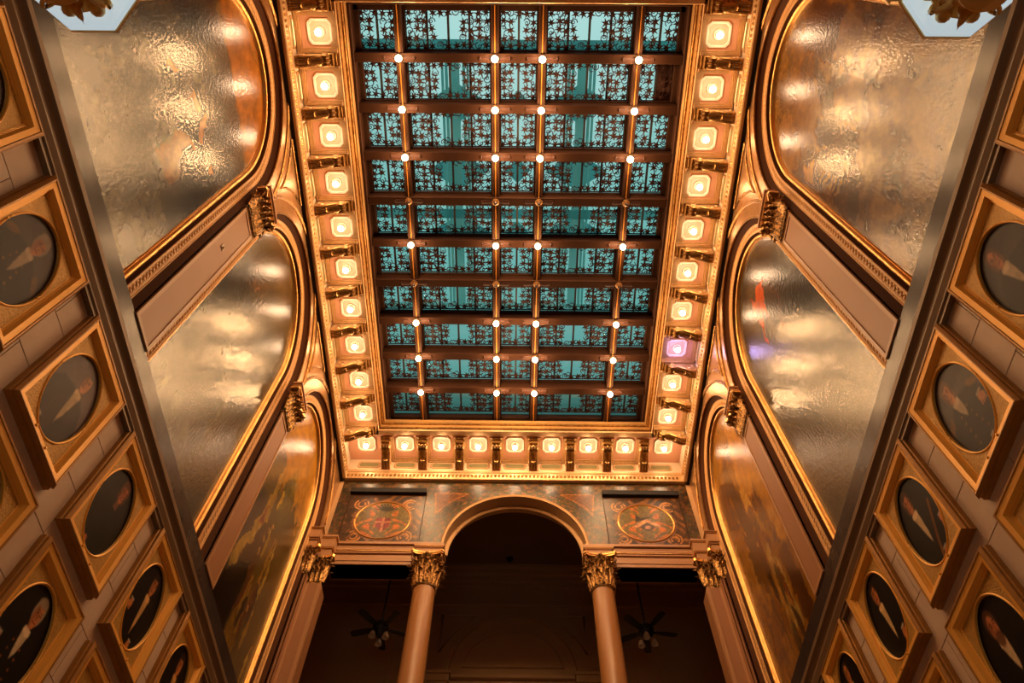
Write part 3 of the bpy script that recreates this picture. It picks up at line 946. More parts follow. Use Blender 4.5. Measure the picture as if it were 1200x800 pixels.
ZE = 10.98          # top of the far entablature
AR, AC = 1.50, 0.02
def far_wall():
    w = MB()
    n = 40
    pts = [(AC + AR * math.cos(PI - PI * i / n), ZE + (AR + 0.03) * math.sin(PI - PI * i / n)) for i in range(n + 1)]
    for y in (YA, YA + 0.45):
        w.loft([[(x, y, z), (x, y, SOF)] for x, z in pts], closed_ring=False, cap=False)
    w.loft([[(x, YA, z), (x, YA + 0.45, z)] for x, z in pts], closed_ring=False, cap=False)
    w.box(-4.5, AC - AR, YA, YA + 0.45, ZE, SOF)
    w.box(AC + AR, 4.5, YA, YA + 0.45, ZE, SOF)
    wall = structure('wall_far', w, 'back')
    # architraves left and right of the arch
    for s in (-1, 1):
        e = MB()
        for (o, a, b) in [(0.0, 10.42, 10.50), (0.012, 10.505, 10.66), (0.03, 10.70, 10.74), (0.05, 10.77, 10.84), (0.03, 10.86, 10.90), (0.07, 10.92, 10.985)]:
            e.box(-3.72, -1.46, YA - 0.04 - o, YA + 0.4, a, b, 0.003)
        e.box(-3.72, -1.46, YA - 0.02, YA + 0.38, 10.42, 10.98)
        part('architrave', sided(e, s), 'plaster_rim', wall)
        part('gilded_fillet', sided(MB().box(-3.72, -1.46, YA - 0.085, YA - 0.02, 10.745, 10.77, 0.004), s), 'gold', wall)
    # arch mouldings
    def arc_strip(prof, n=48):
        return MB().loft([[(AC + (AR + o) * math.cos(t), y, ZE + (AR + 0.03 + o) * math.sin(t)) for o, y in prof] for t in [PI - PI * i / n for i in range(n + 1)]])
    part('arch_moulding', arc_strip([(-0.0, YA), (-0.01, YA - 0.03), (0.03, YA - 0.045), (0.06, YA - 0.03), (0.06, YA + 0.01)]), 'corona', wall)
    part('arch_inner_moulding', arc_strip([(-0.07, YA + 0.30), (-0.09, YA + 0.27), (-0.05, YA + 0.24), (0.02, YA + 0.24), (0.02, YA + 0.34)]), 'corona', wall)
    # painted spandrels round the arch
    def to_xyz(u, v):
        x = u * 7.9 - 3.95
        dx = (x - AC) / AR
        low = np.where(np.abs(dx) < 1, ZE + (AR + 0.05) * np.sqrt(np.clip(1 - dx * dx, 0, 1)), ZE)
        return (x, np.full_like(u, YA - 0.004), low + (13.02 - low) * v)
    def paint(u, v):
        x, _, z = to_xyz(u, v)
        n = fbm(x * 9, z * 9, 61)
        P = Paint(x, z, (0.30, 0.26, 0.13))
        P.lay(ss(0.45, 0.55, n), (0.16, 0.12, 0.07))
        n2 = fbm(x * 16, z * 16, 71)
        P.lay(ss(0.56, 0.62, n2) * 0.9, (0.52, 0.30, 0.12))
        P.lay(ss(0.60, 0.66, fbm(x * 20, z * 20, 73)) * 0.8, (0.26, 0.30, 0.14))
        r = np.hypot(x - AC, (z - ZE) * AR / (AR + 0.05))
        b = (r > AR + 0.08) & (r < AR + 0.22)
        P.lay(b * 0.6, (0.34, 0.36, 0.17))
        fl = b & (np.sin(np.arctan2(z - ZE, x - AC) * 42) * np.cos((r - AR) * 30) > 0.2)
        P.lay(fl * 0.8, (0.62, 0.36, 0.15))
        for sg in (-1, 1):
            P.poly([(sg * 1.80, 12.62), (sg * 1.05, 12.60), (sg * 1.30, 12.42), (sg * 1.55, 12.20), (sg * 1.72, 11.95)], (0.50, 0.29, 0.09), 0.015)
            P.line([(sg * 1.80, 12.62), (sg * 1.05, 12.60), (sg * 1.30, 12.42), (sg * 1.55, 12.20), (sg * 1.72, 11.95), (sg * 1.80, 12.62)], 0.018, (0.72, 0.46, 0.17))
        top = (z > 12.75) & (np.sin(x * 24) * np.sin(z * 30) > 0)
        P.lay(top * 0.6, (0.52, 0.36, 0.16))
        return P.c * 0.82 * (0.45 + 1.1 * fbm(x * 34, z * 34, 77)[:, None])
    link('painted_spandrel', painted_grid('painted_spandrel', to_xyz, 420, 70, paint, 'panel'), wall)
    return wall
far_wall()

def crest(s):
    side = 'left' if s < 0 else 'right'
    x0, x1, z0, z1 = 2.00, 3.70, 11.02, 12.50
    cx, cz = s * 2.85, 11.02
    lab = {'left': 'painted square panel with a round crest and red shield, left of the far arch',
           'right': 'painted square panel with a round crest and chevron, right of the far arch'}[side]
    t = thing('crest_panel', lab, 'panel', (cx, YA - 0.01, cz), 'crest panels of the far wall')
    part('board', MB().box(-0.86, 0.86, -0.016, 0.004, -0.01, 1.49, 0.003), 'reveal', t)
    def to_xyz(u, v):
        return (u * 1.70 - 0.85, np.full_like(u, -0.018), v * 1.46)
    def paint(u, v):
        x, z = u * 1.70 - 0.85, v * 1.46 - 0.68
        P = Paint(x, z, (0.26, 0.17, 0.09))
        P.lay(ss(0.5, 0.6, fbm(x * 7, z * 7, 81)) * 0.8, (0.15, 0.10, 0.06))
        sc = np.sin(x * 11 + 3 * np.sin(z * 6)) * np.sin(z * 13 + 3 * np.cos(x * 7))
        P.lay(ss(0.35, 0.55, sc) * 0.75, (0.55, 0.36, 0.15))
        for q in range(4):                              # scrolled corners
            a = PI / 4 + q * PI / 2
            c0 = (0.66 * math.cos(a) * 1.15, 0.60 * math.sin(a) * 1.15)
            for rr in (0.15, 0.08):
                P.line([(c0[0] + rr * math.cos(w), c0[1] + rr * math.sin(w)) for w in np.linspace(a, a + 4.6, 14)], 0.022, (0.72, 0.50, 0.24), 0.9)
        d = np.hypot(x / 0.66, z / 0.62)
        P.lay(1 - ss(0.98, 1.02, d), (0.45, 0.30, 0.16))
        P.lay((1 - ss(0.90, 0.93, d)), (0.70, 0.50, 0.24))
        P.lay((1 - ss(0.86, 0.88, d)), (0.40, 0.34, 0.15))
        inn = 1 - ss(0.84, 0.87, d)
        sw = np.sin(np.abs(x) * 17 + 4 * np.sin(z * 7)) * np.sin(z * 15 + 2 * np.cos(np.abs(x) * 9))
        P.lay(inn * ss(0.15, 0.4, sw) * (np.abs(x) > 0.12) * 0.85, (0.72, 0.38, 0.10))
        if s < 0:
            P.poly([(-0.14, 0.06), (0.18, 0.06), (0.17, -0.18), (0.02, -0.36), (-0.13, -0.18)], (0.45, 0.12, 0.08), 0.012)
            P.line([(0.02, 0.06), (0.02, -0.34)], 0.03, (0.66, 0.42, 0.25))
            P.line([(-0.13, -0.06), (0.17, -0.06)], 0.03, (0.66, 0.42, 0.25))
            P.ell(0.05, 0.34, 0.15, 0.08, (0.20, 0.17, 0.08))
            for w in np.linspace(0.1, PI - 0.1, 9):
                P.line([(0.05, 0.30), (0.05 + 0.22 * math.cos(w), 0.32 + 0.18 * math.sin(w))], 0.014, (0.13, 0.12, 0.06))
        else:
            P.line([(-0.24, -0.12), (0.02, 0.08), (0.26, -0.10)], 0.05, (0.74, 0.54, 0.36))
            P.poly([(-0.16, -0.14), (0.02, 0.0), (0.18, -0.14), (0.02, -0.26)], (0.22, 0.17, 0.14), 0.012)
            P.ell(0.02, -0.14, 0.07, 0.06, (0.66, 0.48, 0.34))
            P.poly([(-0.20, 0.24), (-0.10, 0.14), (0.18, 0.22), (0.08, 0.14), (-0.22, 0.02)], (0.16, 0.12, 0.07), 0.02)
        for sg in (-1, 1):
            P.line([(sg * 0.84, -0.67), (sg * 0.84, 0.77)], 0.012, (0.08, 0.05, 0.03))
        return P.c * 1.12 * (0.6 + 0.8 * fbm(x * 30, z * 30, 87)[:, None])
    link('painting', painted_grid('painting', to_xyz, 130, 110, paint, 'panel'), t)
    ring = [(0.60 * math.cos(q), -0.022, 0.68 + 0.565 * math.sin(q)) for q in [2 * PI * i / 48 for i in range(48)]]
    part('ring_moulding', MB().tube(ring, 0.016, 6, closed=True), 'gold', t)
    # dark slot over the panel
    part('slot', MB().box(-0.86, 0.86, -0.10, 0.0, 1.50, 1.64, 0.004), 'slot', t)
for s in (-1, 1):
    crest(s)

# ------------------------------------------------------------------ ceiling: cornice, frieze, soffit, coffers, corona
ceil = None
def ceiling():
    global ceil
    YR = 0.9                       # near edge of the skylight opening
    c = MB()
    # soffit slabs round the opening, above the coffers
    c.box(-4.5, -XCO, -0.4, YA + 0.45, SOF, SOF + 0.12)
    c.box(XCO, 4.5, -0.4, YA + 0.45, SOF, SOF + 0.12)
    c.box(-XCO, XCO, YCO, YA + 0.45, SOF, SOF + 0.12)
    c.box(-XCO, XCO, -0.4, YR, SOF, SOF + 0.12)
    ceil = structure('ceiling', c, 'pink')
    for s in (-1, 1):
        f = MB().box(-4.2, -XFR, -0.4, YFR + 0.02, FRZ, SOF)
        part('frieze', sided(f, s), 'cream', ceil)
        prof = [(-4.1, COR), (-XFR + 0.01, COR), (-XFR + 0.03, COR + 0.02), (-XFR + 0.03, COR + 0.20), (-XFR + 0.045, COR + 0.215), (-XFR + 0.045, COR + 0.235), (-XFR + 0.02, COR + 0.26), (-XFR + 0.035, COR + 0.28), (-XFR + 0.035, COR + 0.30), (-XFR, FRZ + 0.002), (-4.1, FRZ + 0.002)]
        part('cornice_moulding', sided(MB().loft([[(x, y, z) for x, z in prof] for y in (-0.4, YFR)]), s), 'gold_pale', ceil)
    part('frieze', MB().box(-XFR, XFR, YFR, YA + 0.05, FRZ, SOF), 'cream', ceil)
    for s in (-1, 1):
        part('shadow_strip', sided(MB().box(-4.06, -3.985, -0.4, YA, COR - 0.012, COR + 0.004), s), 'slot', ceil)  # black strip put in for the shade under the cornice
    prof = [(YA + 0.05, COR), (YFR - 0.005, COR), (YFR - 0.02, COR + 0.02), (YFR - 0.02, COR + 0.20), (YFR - 0.035, COR + 0.215), (YFR - 0.035, COR + 0.235), (YFR - 0.01, COR + 0.26), (YFR - 0.025, COR + 0.28), (YFR - 0.025, COR + 0.30), (YFR, FRZ + 0.002), (YA + 0.05, FRZ + 0.002)]
    part('cornice_moulding', MB().loft([[(x, y, z) for y, z in prof] for x in (-XFR, XFR)]), 'gold_pale', ceil)
    # wave ornament on the cornice: small beads, real but too small to pick apart
    bd = MB()
    for i in range(86):
        x = -3.87 + i * 0.09
        bd.add([(x - 0.035, YFR - 0.021, COR + 0.06), (x + 0.02, YFR - 0.021, COR + 0.05), (x + 0.035, YFR - 0.021, COR + 0.15), (x - 0.02, YFR - 0.021, COR + 0.16), (x, YFR - 0.05, COR + 0.105)],
               [(0, 1, 4), (1, 2, 4), (2, 3, 4), (3, 0, 4)])
    w1 = part('wave_ornament', bd, 'gold_dark', ceil)
    w1['kind'] = 'stuff'
    for s in (-1, 1):
        bd = MB()
        for i in range(122):
            y = -0.2 + i * 0.09
            x = -XFR + 0.031
            bd.add([(x, y - 0.035, COR + 0.06), (x, y + 0.02, COR + 0.05), (x, y + 0.035, COR + 0.15), (x, y - 0.02, COR + 0.16), (x + 0.028, y, COR + 0.105)],
                   [(0, 1, 4), (1, 2, 4), (2, 3, 4), (3, 0, 4)])
        w1 = part('wave_ornament', sided(bd, s), 'gold_dark', ceil)
        w1['kind'] = 'stuff'
    # corona: stepped fascia up to the skylight frame
    steps = [(0.0, 0.0, SOF - 0.03, 0.06), (-0.025, -0.005, SOF + 0.03, 0.05), (0.0, 0.02, SOF + 0.08, 0.05), (-0.03, 0.02, SOF + 0.13, 0.12), (-0.0, 0.06, SOF + 0.25, 0.06), (-0.035, 0.085, SOF + 0.31, 0.16)]
    for k, (ins, ins2, z, h) in enumerate(steps):
        mtl = ['gold_pale', 'reveal', 'gold_dark', 'corona', 'gold_dark', 'corona'][k]
        for s in (-1, 1):
            part('corona_moulding', sided(MB().box(-XCO - 0.12, -XCO + 0.03 + ins2, YR - 0.1, YCO + 0.1, z, z + h, 0.008), s), mtl, ceil)
        part('corona_moulding', MB().box(-XCO - 0.1, XCO + 0.1, YCO - 0.03 - ins, YCO + 0.10, z, z + h, 0.008), mtl, ceil)
        part('corona_moulding', MB().box(-XCO - 0.1, XCO + 0.1, YR - 0.14, YR + 0.0 + ins, z, z + h, 0.008), mtl, ceil)
    return ceil
ceiling()

def oct_pts(hw, hh, cut):
    return [(-hw + cut, -hh), (hw - cut, -hh), (hw, -hh + cut), (hw, hh - cut), (hw - cut, hh), (-hw + cut, hh), (-hw, hh - cut), (-hw, -hh + cut)]

# coffer mouldings: a three-sided gilded frame against the frieze and the two brackets; built with the frieze on the -x side
def coffer_meshes(half):
    rail = MB()
    x0, x1 = -0.415, 0.29
    def U(o, z0_, z1_, wd):
        rail.box(x0 + o, x0 + o + wd, -half + o, half - o, z0_, z1_)
        rail.box(x0 + o, x1, -half + o, -half + o + wd, z0_, z1_)
        rail.box(x0 + o, x1, half - o - wd, half - o, z0_, z1_)
    U(0.0, -0.10, 0.0, 0.03)
    U(0.03, -0.075, 0.0, 0.02)
    U(0.05, -0.05, 0.0, 0.03)
    return rail
frieze_frame = MB().loft([[(x, y, z) for x, y, z in r] for r in [
    [(0.0, a, b) for a, b in oct_pts(0.27, 0.115, 0.05)], [(0.016, a, b) for a, b in oct_pts(0.265, 0.11, 0.05)],
    [(0.016, a, b) for a, b in oct_pts(0.235, 0.08, 0.04)], [(0.004, a, b) for a, b in oct_pts(0.225, 0.07, 0.04)]]], cap=False)
FRAME_ME = finish_mesh('frieze_panel_frame', frieze_frame, M['gold_pale'])
FIELD_ME = finish_mesh('frieze_panel_field', MB().prism(oct_pts(0.226, 0.071, 0.04), 0.001, 0.005, 'yz'), M['frieze_green'])
COF_A = finish_mesh('coffer_frame', coffer_meshes(0.34), M['gold_pale'])

LAMPS_Y = [1.377 + 0.9025 * k for k in range(10)]
LAMPS_X = [0.867 * k for k in range(-3, 4)]
LX, LY = 3.51, 10.37
lamp0 = None
def make_lamp(label, violet=False):
    t = thing('coffer_lamp', label, 'lamp', (0, 0, 0), 'lamps in the coffers of the cornice')
    o_, i_ = oct_pts(0.215, 0.215, 0.07), oct_pts(0.178, 0.178, 0.058)
    rim = MB().loft([[(x, y, 0.0) for x, y in o_], [(x * 0.99, y * 0.99, -0.03) for x, y in o_], [(x, y, -0.03) for x, y in i_], [(x * 0.97, y * 0.97, -0.006) for x, y in i_]], cap=False)
    part('rim', rim, 'white_paint', t)
    part('backplate', MB().prism([(x * 0.98, y * 0.98) for x, y in i_], -0.010, -0.002), 'pink_light', t)
    part('rosette', MB().lathe([(0.10, -0.010), (0.10, -0.018), (0.085, -0.03), (0.06, -0.022), (0.045, -0.04), (0.001, -0.04)], 20), 'cream', t)
    part('socket', MB().lathe([(0.035, -0.03), (0.04, -0.07), (0.03, -0.08)], 12), 'socket', t)
    part('bulb', MB().ball((0, 0, -0.125), 0.062, 12, 8), 'bulb_violet' if violet else 'bulb', t)
    ld = bpy.data.lights.new('coffer_lamp_light', 'POINT')
    ld.energy = COFFER_W
    ld.color = (0.62, 0.45, 1.0) if violet else WARM
    ld.shadow_soft_size = 0.07
    link('lamp_light', ld, t, (0, 0, -0.21))
    return t
_first = make_lamp('x')
_violet = make_lamp('x', True)
used = {'n': False, 'v': False}
def lamp(x, y, label, violet=False):
    key = 'v' if violet else 'n'
    src = _violet if violet else _first
    if not used[key]:
        used[key] = True
        src.location = (x, y, SOF - 0.001)
        src['label'] = label
        return src
    return dup(src, (x, y, SOF - 0.001), 0.0, label)
for s in (-1, 1):
    side = 'left' if s < 0 else 'right'
    for k, y in enumerate(LAMPS_Y):
        v = (s > 0 and k == 7)
        lamp(s * LX, y, f'violet tinted bulb in its cut-corner coffer, eighth lamp down the right cornice' if v else f'round bulb in a cut-corner coffer, {ORD[k]} lamp from the top of the {side} cornice', v)
    lamp(s * LX, LY, f'round bulb in the corner coffer where {side} and far cornices meet')
    for k, y in enumerate(LAMPS_Y + [LAMPS_Y[0] - 0.9025]):
        link('coffer_frame', COF_A, ceil, (s * LX, y, SOF)).rotation_euler = (0, 0, 0 if s < 0 else PI)
        p = link('frieze_panel_frame', FRAME_ME, ceil, (s * XFR, y, (SOF + FRZ) / 2 - 0.02))
        p.rotation_euler = (0, 0, 0 if s < 0 else PI)
        q = link('frieze_panel_field', FIELD_ME, ceil, (s * XFR, y, (SOF + FRZ) / 2 - 0.02))
        q.rotation_euler = (0, 0, 0 if s < 0 else PI)
for k, x in enumerate(LAMPS_X):
    lamp(x, LY, f'round bulb in a cut-corner coffer, {ORD[k]} from the left along the far cornice')
for x in LAMPS_X + [-3.46, 3.46]:
    if abs(x) < 3:
        link('coffer_frame', COF_A, ceil, (x, LY + 0.075, SOF)).rotation_euler = (0, 0, -PI / 2)
    for me in (FRAME_ME, FIELD_ME):
        link(me.name.split('.')[0], me, ceil, (x * 1.0, YFR, (SOF + FRZ) / 2 - 0.02)).rotation_euler = (0, 0, -PI / 2)

# scroll brackets: wall end at x = 0, tip at +x
def make_bracket():
    t = thing('scroll_bracket', 'x', 'bracket', (0, 0, 0), 'gilded scroll brackets under the soffit')
    w = 0.10
    prof = [(0.02, -0.02), (0.02, -0.34), (0.05, -0.37), (0.10, -0.38), (0.16, -0.355), (0.24, -0.29), (0.33, -0.225), (0.40, -0.195), (0.455, -0.205), (0.50, -0.225), (0.55, -0.225), (0.585, -0.195), (0.59, -0.15), (0.575, -0.10), (0.58, -0.02)]
    part('scroll_body', MB().prism([(x, z) for x, z in prof], -w, w, 'xz'), 'gold_pale', t)
    # fluted underside: three raised ribs follow the curve
    under = prof[1:13]
    for yy in (-0.075, 0.0, 0.075):
        part('rib', MB().tube([(x, yy, z - 0.006) for x, z in under], 0.026, 6), 'gold_dark', t)
    lf = MB().merge(leaf_mb(0.26, 0.19, 0.04), Matrix.Translation((0.50, 0, -0.235)) @ Matrix.Rotation(-PI / 2, 4, 'Y') @ Matrix.Rotation(PI, 4, 'Z'))
    part('leaf', lf, 'gold_dark', t, angle=80)
    part('foot_block', MB().box(-0.01, 0.055, -w, w, -0.40, -0.34, 0.006), 'plaster', t)
    part('tip_block', MB().box(0.565, 0.66, -w - 0.012, w + 0.012, -0.16, -0.005, 0.012).box(0.60, 0.70, -w - 0.03, w + 0.03, -0.06, -0.004, 0.01), 'gold_dark', t)
    for sg in (-1, 1):
        part('side_scroll', MB().merge(volute_mb(0.075, 0.012), Tm(0.13, sg * w, -0.24, 0)), 'gold_pale', t, angle=60)
        part('side_scroll', MB().merge(volute_mb(0.05, 0.012), Tm(0.50, sg * w, -0.15, 0)), 'gold_pale', t, angle=60)
    return t
b0 = make_bracket()
first = [True]
def bracket(loc, rz, label):
    if first[0]:
        first[0] = False
        b0.location, b0.rotation_euler, b0['label'] = loc, (0, 0, rz), label
        return
    dup(b0, loc, rz, label)
for s in (-1, 1):
    side = 'left' if s < 0 else 'right'
    for k in range(11):
        y = 0.926 + 0.9025 * k
        lab = f'gilded scroll bracket just above the first lamp of the {side} cornice' if k == 0 else f'gilded scroll bracket on the {side} cornice just below its {ORD[k - 1]} lamp'
        bracket((s * XFR, y, SOF), 0.0 if s < 0 else PI, lab)
for k in range(8):
    x = -3.0345 + 0.867 * k
    bracket((x, YFR, SOF), -PI / 2, f'gilded scroll bracket on the far cornice, {ORD[k]} from the left')

# ------------------------------------------------------------------ skylight: beams, grilles, glass, bulbs
XB = [-2.215, -0.44, 0.44, 2.215]
YBm = [1.864 + 0.9160 * k for k in range(9)]
XE, Y0E, Y1E = 3.05, 0.965, 10.20
sky = thing('skylight', 'large dark-beamed skylight with starry cast grilles and turquoise glass in the ceiling', 'skylight', (0, 5.4, ZB))
def sk(mb):
    mb.v = [(x, y - 5.4, z - ZB) for x, y, z in mb.v]
    return mb
for (x0, x1, y0, y1) in [(-XCO - 0.05, -XE, 0.8, 10.32), (XE, XCO + 0.05, 0.8, 10.32), (-XE, XE, 0.8, Y0E), (-XE, XE, Y1E, 10.32)]:
    part('frame', sk(MB().box(x0, x1, y0, y1, ZB - 0.03, ZG + 0.12, 0.01)), 'beam', sky)
for (x0, x1, y0, y1) in [(-XE - 0.02, -XE + 0.09, Y0E, Y1E), (XE - 0.09, XE + 0.02, Y0E, Y1E), (-XE, XE, Y0E - 0.02, Y0E + 0.12), (-XE, XE, Y1E - 0.06, Y1E + 0.02)]:
    part('frame_lip', sk(MB().box(x0, x1, y0, y1, ZG - 0.14, ZG - 0.03, 0.01)), 'beam', sky)
for y in YBm:
    b = part('crossbeam', sk(MB().box(-XE, XE, y - 0.085, y + 0.085, ZB, ZG - 0.06, 0.008).box(-XE, XE, y - 0.105, y + 0.105, ZG - 0.14, ZG - 0.04)), 'beam', sky)
for x in XB:
    part('long_beam', sk(MB().box(x - 0.075, x + 0.075, Y0E, Y1E, ZB + 0.035, ZG - 0.06, 0.008).box(x - 0.105, x + 0.105, Y0E, Y1E, ZG - 0.16, ZG - 0.04)), 'beam', sky)
    part('gilded_bead', sk(MB().tube([(x, Y0E, ZB + 0.033), (x, Y1E, ZB + 0.033)], 0.009, 8)), 'beam_gold', sky)
    for off in (-0.055, 0.055):
        part('edge_bead', sk(MB().tube([(x + off, Y0E, ZB + 0.034), (x + off, Y1E, ZB + 0.034)], 0.010, 6)), 'beam', sky)

def star(mb, cx, cy, r, rot, n=6):
    pts = []
    for i in range(n * 2):
        q = rot + PI * i / n
        rr = r if i % 2 == 0 else r * 0.36
        pts.append((cx + rr * math.cos(q), cy + rr * math.sin(q)))
    mb.prism(pts, -0.012, 0.012)
    mb.add([(p[0], p[1], -0.012) for p in pts[1::2]] + [(cx, cy, -0.03)], [(i, (i + 1) % n, n) for i in range(n)])

def ring(mb, cx, cy, r, a0=0.0, a1=2 * PI, w=0.016, n=10):
    rs = []
    for i in range(n + 1):
        q = a0 + (a1 - a0) * i / n
        c, s_ = math.cos(q), math.sin(q)
        rs.append([(cx + (r - w / 2) * c, cy + (r - w / 2) * s_, -0.008), (cx + (r + w / 2) * c, cy + (r + w / 2) * s_, -0.008), (cx + (r + w / 2) * c, cy + (r + w / 2) * s_, 0.008), (cx + (r - w / 2) * c, cy + (r - w / 2) * s_, 0.008)])
    mb.loft(rs, True, False)

def grille_mesh(w, h, open_x, open_y, seed):
    R = random.Random(seed)
    mb = MB()
    px = w / max(2, round(w / 0.145))
    py = h / max(2, round(h / 0.15))
    nx, ny = round(w / px), round(h / py)
    for i in range(nx):
        for j in range(ny):
            x, y = -w / 2 + (i + 0.5) * px, -h / 2 + (j + 0.5) * py
            if abs(x) < open_x and abs(y) < open_y:
                continue
            x += R.uniform(-0.02, 0.02)
            y += R.uniform(-0.02, 0.02)
            if (i * 2 + j) % 5 != 2:
                star(mb, x, y, R.uniform(0.088, 0.102), R.uniform(0, 1))
            else:
                a0 = R.uniform(0, 6)
                ring(mb, x, y, 0.058, a0, a0 + 4.9, 0.016, 8)
                ring(mb, x + R.uniform(-0.03, 0.03), y + R.uniform(-0.03, 0.03), 0.026, 0, 2 * PI, 0.014, 7)
            for dx, dy in ((px / 2, py / 2),):
                if i < nx - 1 and j < ny - 1 and not (abs(x + dx) < open_x and abs(y + dy) < open_y):
                    ring(mb, x + dx, y + dy, 0.05, *((lambda q: (q, q + 4.4))(R.uniform(0, 6))), 0.014, 7)
    for (a, b, c, d) in [(-w / 2, w / 2, -h / 2, -h / 2 + 0.02), (-w / 2, w / 2, h / 2 - 0.02, h / 2), (-w / 2, -w / 2 + 0.02, -h / 2, h / 2), (w / 2 - 0.02, w / 2, -h / 2, h / 2)]:
        mb.box(a, b, c, d, -0.012, 0.012)
    return mb

xs = [-XE] + XB + [XE]
ys = [Y0E] + YBm + [Y1E]
GM = {}
for i in range(5):
    x0, x1 = xs[i] + (0.09 if i else 0.03), xs[i + 1] - (0.09 if i < 4 else 0.03)
    w = x1 - x0
    kind = {0: 'side', 4: 'side', 1: 'wide', 3: 'wide', 2: 'mid'}[i]
    if kind not in GM:
        h = 0.916 - 0.20
        op = {'side': (0.14, 0.2), 'wide': (0.27, 0.22), 'mid': (0.10, 0.2)}[kind]
        GM[kind] = (finish_mesh('cast_grille', grille_mesh(w, h, *op, 5 + i), M['iron'], fix=True),
                    finish_mesh('muntin', MB().box(-0.02, 0.02, -h / 2 - 0.03, h / 2 + 0.03, 0.0, 0.05), M['muntin']),
                    finish_mesh('glass_pane', MB().box(-w / 2 - 0.03, w / 2 + 0.03, -h / 2 - 0.05, h / 2 + 0.05, 0.0, 0.006), M['glass']))
    gme, mme, pme = GM[kind]
    for j in range(10):
        cx, cy = (x0 + x1) / 2, (ys[j] + ys[j + 1]) / 2
        g = link('cast_grille', gme, sky, (cx, cy - 5.4, ZG - ZB))
        if (i + j) % 2:
            g.rotation_euler = (0, 0, PI)
        for q in ({'side': [0.0], 'mid': [0.0], 'wide': [-0.5, 0.0, 0.5]}[kind]):
            link('muntin', mme, g, (q * w * 0.5, 0, 0.03))
        if not (i == 4 and j == 1):
            link('glass_pane', pme, g, (0, 0, 0.085))
        else:
            link('glass_pane', pme, g, (0, 0, 0.085))
            sgn = -1 if (i + j) % 2 else 1
            part('blank_board', MB().box(0.02, w / 2, -0.38, 0.38, 0.05, 0.08).merge(MB()), 'iron', g).location = (0, 0, 0)
            if sgn < 0:
                g.rotation_euler = (0, 0, 0)

def make_globe(label, lit):
    t = thing('globe_bulb', label, 'light bulb', (0, 0, 0), 'bulbs at the skylight beam crossings')
    part('socket', MB().lathe([(0.07, 0.0), (0.075, -0.012), (0.05, -0.03), (0.03, -0.04), (0.028, -0.06)], 14), 'socket', t)
    lf = MB()
    for sg in (-1, 1):
        lf.merge(leaf_mb(0.24, 0.10, 0.02), Matrix.Translation((sg * 0.05, 0, 0.005)) @ Matrix.Rotation(PI if sg < 0 else 0, 4, 'Z') @ Matrix.Rotation(PI / 2, 4, 'Y') @ Matrix.Diagonal((0.3, 1, 1, 1)))
    part('leaf_plate', lf, 'iron', t, angle=80)
    part('bulb', MB().ball((0, 0, -0.105), 0.066 if lit else 0.04, 12, 8), 'bulb' if lit else 'dead', t)
    if lit:
        ld = bpy.data.lights.new('globe_bulb_light', 'POINT')
        ld.energy = BULB_W
        ld.color = AMBER
        ld.shadow_soft_size = 0.07
        link('bulb_light', ld, t, (0, 0, -0.20))
    return t
g_lit, g_dead = make_globe('x', True), make_globe('x', False)
seen = set()
POSN = ['far left', 'inner left', 'inner right', 'far right']
for j, y in enumerate(YBm):
    for i, x in enumerate(XB):
        lit = j not in (3, 5)
        lab = (f'bright globe bulb on the {ORD[j]} crossbeam from the top of the skylight, {POSN[i]} crossing' if lit
               else f'unlit dark bulb on the {ORD[j]} crossbeam from the top of the skylight, {POSN[i]} crossing')
        src = g_lit if lit else g_dead
        if lit not in seen:
            seen.add(lit)
            src.location, src['label'] = (x, y, ZB), lab
        else:
            dup(src, (x, y, ZB), 0.0, lab)

# light well above the skylight: pale translucent walls, long girders, lozenge plates, open to the evening sky
att = MB()
att.box(-4.6, -3.35, 0.0, 11.2, SOF + 0.12, 16.2)
att.box(3.35, 4.6, 0.0, 11.2, SOF + 0.12, 16.2)
att.box(-4.6, 4.6, 10.35, 11.6, SOF + 0.12, 16.4)
att.box(-4.6, 4.6, -0.4, 0.75, SOF + 0.12, 16.2)
structure('wall_attic', att, 'attic')
lw = thing('roof_frame', 'pale teal roof girders with lozenge plates seen through the skylight glass', 'girder', (0, 5.0, 17.2))
for s in (-1, 1):
    for dx, wd in [(0.0, 0.18), (-0.2, 0.05), (0.2, 0.05), (-0.29, 0.04), (0.29, 0.04)]:
        part('girder', MB().box(s * 1.45 + dx - wd / 2, s * 1.45 + dx + wd / 2, -3.0, 3.4, 0.0, 0.25), 'attic', lw)
    for yy in (-1.7, -0.1, 1.5):
        part('lozenge_plate', MB().prism([(s * 1.45 - 0.75, yy), (s * 1.45, yy - 0.45), (s * 1.45 + 0.75, yy), (s * 1.45, yy + 0.45)], 0.3, 0.4), 'attic_dark', lw)
for yy in (-3.02, 0.9, 3.5):
    part('cross_girder', MB().box(-3.9, 3.9, yy - 0.11, yy + 0.11, -0.02, 0.05), 'attic_dark' if yy < 3 else 'attic', lw)
for yy in (-1.7, -0.1, 1.5):
    part('lozenge_plate', MB().prism([(-0.3, yy), (0, yy - 0.3), (0.3, yy), (0, yy + 0.3)], 0.3, 0.4), 'attic_dark', lw)
for x in (-3.9, 3.9):
    part('wall_bearer', MB().box(x - 0.15, x + 0.15, -4.6, 5.4, -1.05, -0.1), 'attic', lw)

